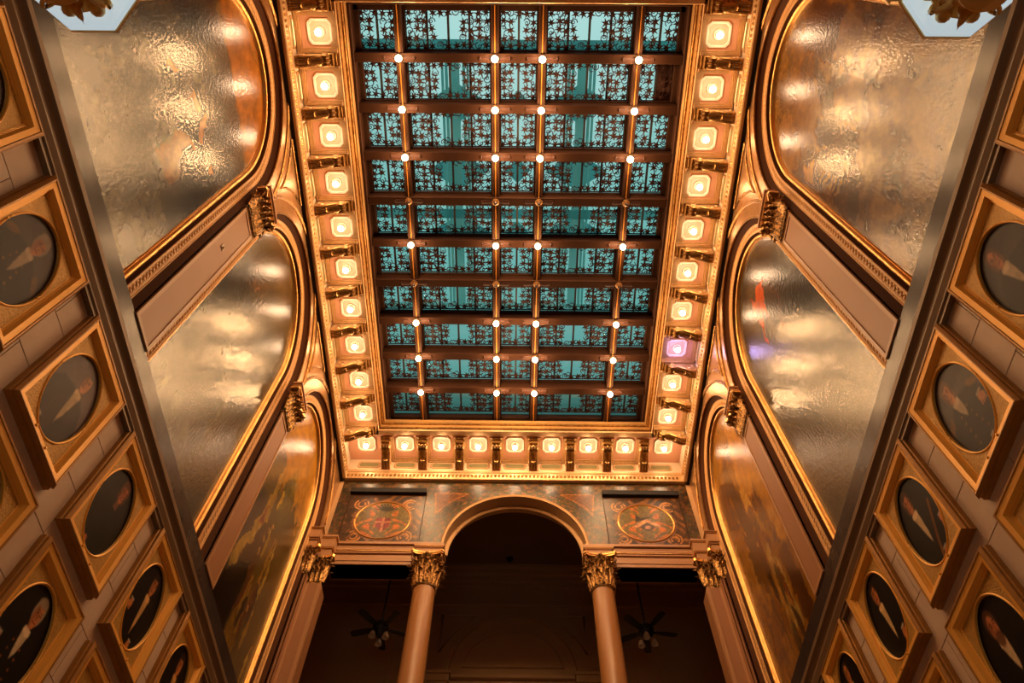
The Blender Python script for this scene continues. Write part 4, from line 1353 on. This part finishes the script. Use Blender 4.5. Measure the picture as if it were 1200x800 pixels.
# ------------------------------------------------------------------ portraits
def sitter(P, d):
    """One sitter in canvas coordinates: u -1..1 across, v -1..1 up."""
    skin = tuple(min(1, c * 1.2) for c in d.get('skin', (0.62, 0.40, 0.26)))
    dark = tuple(x * 0.62 for x in skin)
    hx, hy = d.get('head', (0.05, 0.42))
    tr = d.get('turn', 0.15)
    coat = d['coat']
    P.poly([(-0.95, -1.1), (-0.80, -0.25), (-0.52, 0.06), (-0.18 + hx, 0.16), (0.22 + hx, 0.16), (0.55, 0.04), (0.82, -0.30), (0.95, -1.1)], coat, 0.04)
    P.poly([(-0.40, -1.1), (-0.30, -0.3), (-0.1 + hx, 0.12), (0.02 + hx, -0.5), (0.0, -1.1)], tuple(x * 1.35 for x in coat), 0.05, 0.6)
    P.poly([(hx - 0.065, 0.30), (hx + 0.075, 0.30), (hx + 0.10, 0.08), (hx - 0.09, 0.08)], dark, 0.02)
    if d.get('shirt'):
        P.poly([(hx - 0.13, 0.17), (hx + 0.15, 0.17), (hx + 0.13, -0.02), (hx + 0.10, d.get('shirt_low', -0.38) * 0.6), (hx + 0.03, d.get('shirt_low', -0.38)), (hx - 0.03, d.get('shirt_low', -0.38) * 0.6), (hx - 0.08, -0.02)], d['shirt'], 0.018)
        P.poly([(hx - 0.11, 0.20), (hx + 0.13, 0.20), (hx + 0.15, 0.12), (hx + 0.03, 0.07), (hx - 0.13, 0.12)], tuple(min(1, x * 1.15) for x in d['shirt']), 0.015)
    if d.get('cravat'):
        P.poly([(hx - 0.07, 0.12), (hx + 0.09, 0.12), (hx + 0.02, 0.02)], d['cravat'], 0.015)
    if d.get('buttons'):
        for k in range(5):
            for sg in (-1, 1):
                P.ell(hx + sg * (0.16 + 0.02 * k), -0.08 - 0.14 * k, 0.028, 0.022, d['buttons'])
    if d.get('epaulette'):
        for sg in (-1, 1):
            P.ell(sg * 0.60 + hx * 0.3, 0.02, 0.17, 0.07, d['epaulette'], -sg * 0.5, 0.3)
    if d.get('sash'):
        P.line([(0.55, 0.0), (0.1, -0.55), (-0.2, -1.0)], 0.05, d['sash'])
    hair = d['hair']
    P.ell(hx, hy + 0.05, 0.205, 0.225, hair, 0, 0.12)
    P.ell(hx + 0.02 * tr, hy - 0.02, 0.140, 0.200, skin, 0, 0.1)
    P.ell(hx - 0.09 + tr * 0.1, hy - 0.03, 0.07, 0.17, dark, 0, 0.6, 0.55)
    if not d.get('bald'):
        P.ell(hx - 0.03, hy + 0.19, 0.17, 0.075, hair, 0.15, 0.3)
    for sg in (-1, 1):
        P.ell(hx + tr * 0.2 + sg * 0.06, hy + 0.03, 0.028, 0.014, (0.10, 0.06, 0.04))
        P.line([(hx + tr * 0.2 + sg * 0.03, hy + 0.065), (hx + tr * 0.2 + sg * 0.10, hy + 0.07)], 0.011, tuple(x * 0.6 for x in hair))
    P.line([(hx + tr * 0.2, hy + 0.03), (hx + tr * 0.32, hy - 0.055), (hx + tr * 0.2, hy - 0.065)], 0.012, dark)
    P.line([(hx + tr * 0.2 - 0.05, hy - 0.115), (hx + tr * 0.2 + 0.05, hy - 0.115)], 0.013, (0.42, 0.16, 0.11))
    if d.get('whiskers'):
        for sg in (-1, 1):
            P.ell(hx + sg * 0.14, hy - 0.08, 0.045, 0.11, d['whiskers'], 0, 0.4)
    if d.get('beard'):
        P.ell(hx + tr * 0.1, hy - 0.19, 0.13, 0.12, d['beard'], 0, 0.3)
        P.line([(hx + tr * 0.2 - 0.05, hy - 0.115), (hx + tr * 0.2 + 0.05, hy - 0.115)], 0.012, (0.40, 0.16, 0.11))
    for (x, y, w, h, rt) in d.get('hands', []):
        P.ell(x, y, w, h, skin, rt, 0.2)
        for q in range(4):
            P.line([(x - w * 0.8 + q * w * 0.5, y - h * 0.2), (x - w * 0.9 + q * w * 0.5, y - h * 1.3)], 0.018, skin)
        P.poly([(x - w * 0.9, y + h * 0.9), (x + w * 0.9, y + h * 1.0), (x + w * 0.8, y + h * 1.5), (x - w * 0.8, y + h * 1.4)], d.get('cuff', (0.72, 0.66, 0.56)), 0.01)

DK = (0.055, 0.035, 0.03)
GREY = (0.24, 0.20, 0.19)
SITTERS = {
 (-1, 0, 0): ('portrait in the top left corner of the photo, plain dusky brown oval', dict(bg=(0.22, 0.17, 0.15), coat=(0.10, 0.07, 0.07), hair=(0.25, 0.2, 0.16))),
 (-1, 0, 1): ('oval portrait of a white-haired officer in a dark coat, second along the left dado', dict(bg=(0.20, 0.16, 0.15), coat=(0.12, 0.09, 0.10), hair=(0.55, 0.48, 0.40), shirt=(0.66, 0.58, 0.48), epaulette=(0.42, 0.29, 0.14), buttons=(0.48, 0.33, 0.16), hands=[(-0.45, -0.55, 0.10, 0.07, 0.4)], head=(0.0, 0.40))),
 (-1, 0, 2): ('oval portrait with pale mauve ground, sitter with a long white collar, left wall', dict(bg=(0.33, 0.26, 0.25), coat=(0.19, 0.145, 0.14), hair=(0.38, 0.30, 0.25), skin=(0.70, 0.48, 0.33), shirt=(0.76, 0.66, 0.50), shirt_low=-0.55, hands=[(-0.30, -0.80, 0.10, 0.07, 0.2)], head=(0.10, 0.44), turn=-0.2)),
 (-1, 0, 3): ('near-black oval portrait of a red-haired sitter, upper row of the left wall', dict(bg=(0.085, 0.06, 0.05), coat=(0.045, 0.03, 0.03), hair=(0.40, 0.24, 0.12), skin=(0.62, 0.36, 0.20), whiskers=(0.36, 0.20, 0.10), hands=[(-0.15, -0.78, 0.08, 0.07, 0.2)], cuff=(0.16, 0.1, 0.08), head=(0.08, 0.44))),
 (-1, 0, 4): ('black oval portrait with a narrow white shirt front and two hands, left wall', dict(bg=(0.04, 0.028, 0.025), coat=(0.025, 0.018, 0.018), hair=(0.14, 0.09, 0.06), skin=(0.64, 0.40, 0.22), shirt=(0.78, 0.62, 0.38), shirt_low=-0.62, hands=[(-0.52, -0.30, 0.11, 0.08, 0.5), (0.28, -0.75, 0.10, 0.08, -0.3)], head=(0.05, 0.44))),
 (-1, 0, 5): ('lowest oval portrait along the left dado, dark with a lit face and shirt', dict(bg=(0.045, 0.03, 0.025), coat=(0.03, 0.02, 0.02), hair=(0.20, 0.13, 0.08), skin=(0.64, 0.40, 0.22), shirt=(0.74, 0.55, 0.30), head=(0.05, 0.42), turn=-0.15)),
 (-1, 1, 2): ('oval portrait cut by the left edge halfway down, dark oval in the lower row', dict(bg=(0.07, 0.05, 0.045), coat=(0.05, 0.035, 0.03), hair=(0.3, 0.2, 0.12))),
 (-1, 1, 3): ('oval portrait of a white-haired sitter in a buttoned dark coat, lower left corner', dict(bg=(0.06, 0.04, 0.035), coat=(0.05, 0.035, 0.03), hair=(0.68, 0.60, 0.48), skin=(0.70, 0.44, 0.27), shirt=(0.82, 0.74, 0.60), shirt_low=-0.28, buttons=(0.55, 0.30, 0.12), hands=[(-0.55, -0.30, 0.14, 0.09, 0.4)], head=(0.10, 0.42))),
 (-1, 1, 4): ('oval portrait at the bottom edge of the left wall, only its gilt top corner showing', dict(bg=(0.06, 0.04, 0.035), coat=(0.04, 0.03, 0.03), hair=(0.3, 0.2, 0.12))),
 (1, 0, 0): ('oval portrait in the top right corner of the photo, only a frame edge showing', dict(bg=(0.22, 0.17, 0.15), coat=(0.10, 0.07, 0.07), hair=(0.25, 0.2, 0.16))),
 (1, 0, 1): ('oval portrait of a balding sitter with whiskers and white collar, second on the right wall', dict(bg=(0.17, 0.13, 0.12), coat=(0.10, 0.08, 0.08), hair=(0.34, 0.22, 0.14), skin=(0.62, 0.40, 0.26), bald=True, whiskers=(0.40, 0.26, 0.16), shirt=(0.70, 0.62, 0.50), hands=[(0.40, -0.70, 0.10, 0.07, 0.2)], head=(-0.12, 0.42))),
 (1, 0, 2): ('oval portrait of an officer with epaulettes on a grey ground, right wall', dict(bg=(0.23, 0.19, 0.17), coat=(0.12, 0.095, 0.09), hair=(0.42, 0.30, 0.20), skin=(0.66, 0.44, 0.30), whiskers=(0.42, 0.28, 0.18), shirt=(0.72, 0.64, 0.52), shirt_low=-0.2, epaulette=(0.46, 0.32, 0.17), buttons=(0.46, 0.32, 0.17), hands=[(0.52, -0.30, 0.12, 0.08, -0.3), (0.05, -0.85, 0.09, 0.07, 0)], head=(-0.10, 0.40), turn=-0.1)),
 (1, 0, 3): ('dark oval portrait of an officer with a gold sash and white waistcoat, right wall', dict(bg=(0.045, 0.035, 0.03), coat=(0.035, 0.025, 0.025), hair=(0.30, 0.20, 0.12), skin=(0.68, 0.42, 0.26), shirt=(0.80, 0.70, 0.54), shirt_low=-0.5, sash=(0.45, 0.27, 0.10), whiskers=(0.3, 0.19, 0.11), hands=[(0.62, -0.45, 0.11, 0.08, -0.4), (0.12, -0.82, 0.11, 0.07, 0.1)], head=(-0.12, 0.42))),
 (1, 0, 4): ('black oval portrait with a long white shirt front, fifth along the right dado', dict(bg=(0.035, 0.025, 0.022), coat=(0.022, 0.016, 0.016), hair=(0.16, 0.10, 0.06), skin=(0.66, 0.40, 0.22), shirt=(0.84, 0.70, 0.48), shirt_low=-0.55, hands=[(0.35, -0.62, 0.12, 0.09, -0.2)], head=(-0.08, 0.44))),
 (1, 0, 5): ('lowest oval portrait along the right dado, dark with a balding head', dict(bg=(0.045, 0.03, 0.025), coat=(0.03, 0.02, 0.02), hair=(0.20, 0.13, 0.08), bald=True, skin=(0.64, 0.40, 0.22), shirt=(0.74, 0.55, 0.30), head=(-0.05, 0.42))),
 (1, 1, 2): ('oval portrait cut by the right edge halfway down, gilt frame in the lower row', dict(bg=(0.07, 0.05, 0.045), coat=(0.05, 0.035, 0.03), hair=(0.3, 0.2, 0.12))),
 (1, 1, 3): ('oval portrait of a bearded sitter with white collar, lower right corner', dict(bg=(0.06, 0.042, 0.036), coat=(0.045, 0.03, 0.028), hair=(0.35, 0.22, 0.14), skin=(0.66, 0.40, 0.24), beard=(0.45, 0.30, 0.20), bald=True, shirt=(0.82, 0.72, 0.56), shirt_low=-0.3, hands=[(0.5, -0.6, 0.1, 0.08, 0)], head=(-0.10, 0.40))),
 (1, 1, 4): ('oval portrait at the bottom edge of the right wall, only its top corner showing', dict(bg=(0.06, 0.04, 0.035), coat=(0.04, 0.03, 0.03), hair=(0.3, 0.2, 0.12))),
}
PW, PH = 1.05, 1.345          # frame width and height
def rect_ring(ins, dep):
    a, b = PW / 2 - ins, PH / 2 - ins
    return [(dep, -a, -b), (dep, a, -b), (dep, a, b), (dep, -a, b)]
def frame_mesh(name, prof, mtl):
    return finish_mesh(name, MB().loft([rect_ring(i, d) for i, d in prof], True, False), M[mtl], angle=20)
FR_OUT = frame_mesh('frame', [(0.0, 0.0), (0.0, 0.05), (0.012, 0.06), (0.012, 0.075), (0.004, 0.085), (0.004, 0.092), (0.020, 0.106), (0.032, 0.114), (0.044, 0.112), (0.05, 0.105)], 'frame')
FR_IN = frame_mesh('bevel', [(0.05, 0.105), (0.098, 0.094), (0.116, 0.056), (0.122, 0.056), (0.124, 0.048), (0.130, 0.048), (0.133, 0.044), (0.142, 0.04)], 'bevel')
OA, OB = 0.352, 0.492
def mat_mesh():
    n = 64
    a, b = PW / 2 - 0.13, PH / 2 - 0.13
    out, inn, inn2 = [], [], []
    for i in range(n):
        q = 2 * PI * i / n
        c, s_ = math.cos(q), math.sin(q)
        k = min(a / abs(c) if abs(c) > 1e-6 else 9, b / abs(s_) if abs(s_) > 1e-6 else 9)
        out.append((0.042, c * k, s_ * k))
        inn.append((0.042, c * (OA + 0.012), s_ * (OB + 0.012)))
        inn2.append((0.022, c * OA, s_ * OB))
    return finish_mesh('mat', MB().loft([out, inn, inn2], True, False), M['mat'])
MAT_ME = mat_mesh()
RIM_ME = finish_mesh('oval_rim', MB().tube([(0.042, (OA + 0.012) * math.cos(q), (OB + 0.012) * math.sin(q)) for q in [2 * PI * i / 64 for i in range(64)]], 0.011, 6, closed=True), M['bevel'])
BACK_ME = finish_mesh('backboard', MB().box(0.0, 0.014, -PW / 2 + 0.01, PW / 2 - 0.01, -PH / 2 + 0.01, PH / 2 - 0.01), M['reveal'])
PLATE_ME = finish_mesh('name_plate', MB().box(0.088, 0.100, -0.13, 0.13, -0.012, 0.012, 0.004).lathe([(0.001, 0.085), (0.014, 0.085), (0.012, 0.115), (0.001, 0.118)], 8, (0, -0.12, 0), 'x').lathe([(0.001, 0.085), (0.014, 0.085), (0.012, 0.115), (0.001, 0.118)], 8, (0, 0.12, 0), 'x'), M['bevel'])
for (s, row, col), (label, d) in SITTERS.items():
    y = 0.94 + 1.381 * col
    zc = 5.53 if row == 0 else 3.985
    t = thing('portrait_picture', label, 'portrait', (s * XS, y, zc), 'oval portraits on the stone walls', 0.0 if s < 0 else PI)
    link('frame', FR_OUT, t)
    link('bevel', FR_IN, t)
    link('mat', MAT_ME, t)
    link('oval_rim', RIM_ME, t)
    link('backboard', BACK_ME, t)
    link('name_plate', PLATE_ME, t, (0, 0, -PH / 2 + 0.075))
    def to_xyz(u, v):
        # the viewer faces the wall: on both walls the picture's right is the local +y, which the half turn keeps
        return (np.full_like(u, 0.018), (u * 2 - 1) * (OA + 0.01), (v * 2 - 1) * (OB + 0.01))
    def paint(u, v):
        x, z = u * 2 - 1, v * 2 - 1
        P = Paint(x / 1.2, (z + 0.3) / 1.2 - 0.3, d['bg'])
        P.ell(0.1, 0.3, 0.9, 0.8, tuple(min(1, c * 1.35) for c in d['bg']), 0, 0.9, 0.7)
        if len(d) > 3:
            sitter(P, d)
        return P.c * (0.88 + 0.24 * fbm(x * 9, z * 9, 91 + col)[:, None])
    link('canvas', painted_grid('canvas', to_xyz, 62, 84, paint, 'canvas'), t)

# ------------------------------------------------------------------ room beyond the arcade
bk = MB().box(-7, 7, YB, YB + 0.3, FLOOR, 15.2)
wb = structure('wall_back', bk, 'back')
structure('wall_back_left', MB().box(-7.2, -6.9, 11.4, YB, FLOOR, 15.2), 'back')
structure('wall_back_right', MB().box(6.9, 7.2, 11.4, YB, FLOOR, 15.2), 'back')
for s in (-1, 1):
    structure('wall_return_left' if s < 0 else 'wall_return_right', sided(MB().box(-7.0, -4.35, 11.38, 11.5, FLOOR, 15.2).box(-4.5, -3.98, 11.05, 11.5, FLOOR, ZE), s), 'back')
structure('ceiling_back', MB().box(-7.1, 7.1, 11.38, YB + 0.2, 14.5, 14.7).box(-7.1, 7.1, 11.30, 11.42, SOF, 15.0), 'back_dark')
cm = MB()
for (o, a, b) in [(0.40, 14.38, 14.5), (0.30, 14.22, 14.38), (0.20, 14.06, 14.22), (0.10, 13.95, 14.06), (0.05, 13.40, 13.52), (0.08, 13.34, 13.40)]:
    cm.box(-6.9, 6.9, YB - o, YB, a, b, 0.01)
tb = structure('trim_3', cm, 'back')
ar = MB()
def back_arc(rx, rz, zc, w, d, n=36):
    return MB().loft([[((rx + o) * math.cos(t), YB - y, zc + (rz + o) * math.sin(t)) for o, y in [(0, 0), (0, d), (w, d), (w, 0)]] for t in [PI - PI * i / n for i in range(n + 1)]])
part('arch_moulding', back_arc(1.57, 1.72, 11.27, 0.07, 0.10), 'back', wb)
part('arch_moulding', back_arc(1.20, 0.97, 11.54, 0.03, 0.04), 'back', wb)
part('lunette', MB().prism([(1.19 * math.cos(PI * i / 30), 11.54 + 0.96 * math.sin(PI * i / 30)) for i in range(31)], YB - 0.03, YB, 'xz'), 'back', wb)
part('lunette_sill', MB().box(-1.25, 1.25, YB - 0.06, YB, 11.49, 11.54, 0.01), 'back', wb)
for s in (-1, 1):
    part('impost_block', sided(MB().box(-2.15, -1.53, YB - 0.14, YB, 11.05, 11.24, 0.01).box(-2.18, -1.50, YB - 0.18, YB, 11.24, 11.32, 0.01), s), 'back', wb)
    part('pilaster_strip', sided(MB().box(-2.10, -1.58, YB - 0.10, YB, FLOOR, 11.05), s), 'back', wb)
    part('spandrel_frame', sided(MB().tube([(-1.85, YB - 0.02, 13.05), (-0.95, YB - 0.02, 13.05), (-1.30, YB - 0.02, 12.75), (-1.62, YB - 0.02, 12.35), (-1.85, YB - 0.02, 11.9)], 0.03, 5, closed=True), s), 'back', wb)
    part('wall_strip', sided(MB().box(-2.6, -2.3, YB - 0.12, YB, FLOOR, 13.3), s), 'back', wb)
    part('side_panel', sided(MB().box(-4.6, -3.0, YB - 0.05, YB, 9.5, 12.6, 0.02), s), 'back', wb)
part('string_course', MB().box(-1.5, 1.5, YB - 0.12, YB, 11.16, 11.24, 0.01), 'back', wb)

def fan(s):
    side = 'left' if s < 0 else 'right'
    t = thing('ceiling_fan', f'black five-bladed ceiling fan on a long rod behind the {side} column', 'ceiling fan', (s * 2.83, 12.8, 14.5), 'ceiling fans beyond the arch')
    part('canopy', MB().lathe([(0.09, 0.0), (0.09, -0.03), (0.03, -0.12)], 14), 'fan', t)
    part('down_rod', MB().tube([(0, 0, -0.05), (0, 0, -3.95)], 0.022, 8), 'fan', t)
    part('motor', MB().lathe([(0.04, -3.90), (0.12, -3.95), (0.17, -4.02), (0.17, -4.12), (0.10, -4.20), (0.06, -4.28), (0.001, -4.28)], 20), 'fan', t)
    a0 = 0.35 if s < 0 else 0.15
    for k in range(5):
        q = a0 + 2 * PI * k / 5
        bl = MB().loft([[(x, -w_, z), (x, w_, z + 0.025), (x, w_, z + 0.035), (x, -w_, z + 0.01)] for x, w_, z in [(0.14, 0.03, -4.1), (0.24, 0.06, -4.1), (0.40, 0.075, -4.1), (0.60, 0.08, -4.1), (0.68, 0.06, -4.1)]])
        part('blade', MB().merge(bl, Matrix.Rotation(q, 4, 'Z')), 'fan', t)
    for k in range(3):
        q = 0.5 + 2 * PI * k / 3 - (0.9 if s < 0 else 0.2)
        cx, cy = 0.16 * math.cos(q), 0.16 * math.sin(q)
        part('lamp_cup', MB().lathe([(0.025, -4.22), (0.045, -4.25), (0.07, -4.33), (0.075, -4.36), (0.06, -4.35), (0.03, -4.27)], 14, (cx, cy, 0)), 'fan_cup', t)
for s in (-1, 1):
    fan(s)
t = thing('smoke_detector', 'small round dark detector on the ceiling beyond the arch', 'detector', (-0.11, 14.9, 14.5))
part('base', MB().lathe([(0.10, 0.0), (0.10, -0.02), (0.09, -0.04)], 16), 'fan', t)
part('dome', MB().lathe([(0.08, -0.04), (0.07, -0.07), (0.04, -0.10), (0.001, -0.105)], 16), 'fan', t)

# ------------------------------------------------------------------ hanging lanterns close to the camera
def lantern(s):
    side = 'left' if s < 0 else 'right'
    t = thing('hanging_lantern', f'gilded lantern with a brightened pale blue octagonal base, cut by the top {side} corner', 'lantern', (s * 2.43, 0.145, 4.40), 'hanging lanterns at the top corners')
    def octo(r, z, rot=PI / 8):
        return [(r * math.cos(rot + PI / 4 * k), r * math.sin(rot + PI / 4 * k), z) for k in range(8)]
    part('base_plate', MB().loft([octo(0.31, 0.0), octo(0.325, 0.015), octo(0.325, 0.05), octo(0.30, 0.07)]), 'pale_blue', t)  # plate glows by added emission in place of light falling on it
    part('gilt_edge', MB().tube(octo(0.327, 0.04), 0.014, 6, closed=True), 'lantern_gold', t)
    pend = part('pendant', MB().lathe([(0.20, 0.0), (0.205, -0.03), (0.16, -0.05), (0.12, -0.10), (0.10, -0.13), (0.15, -0.17), (0.16, -0.22), (0.11, -0.28), (0.03, -0.31), (0.025, -0.34), (0.001, -0.36)], 24), 'lantern_gold', t)
    for k in range(8):
        q = PI / 4 * k
        part('leaf', MB().merge(leaf_mb(0.11, 0.09, 0.03), Matrix.Translation((0.09 * math.cos(q), 0.09 * math.sin(q), -0.02)) @ Matrix.Rotation(q, 4, 'Z') @ Matrix.Rotation(PI * 0.85, 4, 'Y') @ Matrix.Diagonal((-1, 1, 1, 1))), 'lantern_gold', pend, angle=80)
    for k in range(4):
        q = PI / 4 + PI / 2 * k
        part('scroll', MB().merge(volute_mb(0.075, 0.03), Matrix.Translation((0.17 * math.cos(q), 0.17 * math.sin(q), -0.07)) @ Matrix.Rotation(q, 4, 'Z')), 'lantern_gold', pend, angle=60)
    for k in range(8):
        q = PI / 8 + PI / 4 * k
        part('boss', MB().ball((0.205 * math.cos(q), 0.205 * math.sin(q), -0.02), 0.042, 10, 7), 'lantern_gold', pend)
    for k in range(8):
        q = PI / 8 + PI / 4 * k
        part('corner_post', MB().tube([(0.15 * math.cos(q), 0.15 * math.sin(q), 0.06), (0.18 * math.cos(q), 0.18 * math.sin(q), 0.65)], 0.016, 6), 'lantern_gold', t)
    part('glass_body', MB().loft([octo(0.142, 0.07), octo(0.172, 0.64)], True, False), 'glass', t)
    part('roof', MB().loft([octo(0.20, 0.65), octo(0.20, 0.69), octo(0.14, 0.82), octo(0.07, 0.92), octo(0.03, 1.2)]), 'lantern_gold', t)
    part('chain', MB().tube([(0, 0, 1.18), (0, 0, SOF - 4.40)], 0.014, 6), 'lantern_gold', t)
for s in (-1, 1):
    lantern(s)

t = thing('wall_sensor', 'tiny white sensor on the brown pilaster beside the near left mural', 'sensor', (-XF + 0.008, 3.66, 9.20))
part('base', MB().box(0.0, 0.02, -0.035, 0.035, -0.05, 0.05, 0.004), 'fan_cup', t)
part('lens', MB().lathe([(0.022, 0.018), (0.020, 0.03), (0.010, 0.04), (0.001, 0.042)], 12, (0, 0, -0.015), 'x'), 'white_paint', t)

# ------------------------------------------------------------------ entrance end behind the camera
nw = MB().box(-4.7, 4.7, -0.62, -0.4, 10.42, SOF + 0.12)
structure('wall_near', nw, 'plaster')
structure('ceiling_entrance', MB().box(-4.7, 4.7, YN - 0.2, -0.4, 10.4, 10.6), 'back')
ew = MB().box(-4.7, -2.0, YN - 0.2, YN, FLOOR, 10.4).box(2.0, 4.7, YN - 0.2, YN, FLOOR, 10.4).box(-2.0, 2.0, YN - 0.2, YN, 2.2, 10.4)
structure('wall_entrance', ew, 'plaster')
d1 = structure('door_1', MB().box(-2.0, -1.9, YN - 0.15, YN - 0.02, FLOOR, 2.2).box(1.9, 2.0, YN - 0.15, YN - 0.02, FLOOR, 2.2).box(-0.05, 0.05, YN - 0.15, YN - 0.02, FLOOR, 2.2).box(-1.9, 1.9, YN - 0.15, YN - 0.02, 2.1, 2.2), 'reveal')
part('glass_pane', MB().box(-1.9, -0.05, YN - 0.10, YN - 0.09, FLOOR, 2.1).box(0.05, 1.9, YN - 0.10, YN - 0.09, FLOOR, 2.1), 'glass', d1)
for s in (-1, 1):
    structure('wall_entrance_left' if s < 0 else 'wall_entrance_right', sided(MB().box(-4.7, -4.155, YN, -0.4, 6.45, 10.4), s), 'plaster')

# everything above was measured from the camera's eye: stand it on a floor at height 0
for o in list(COL.objects):
    if o.parent is None and o not in TOP_SET:
        o.location.z += EYE
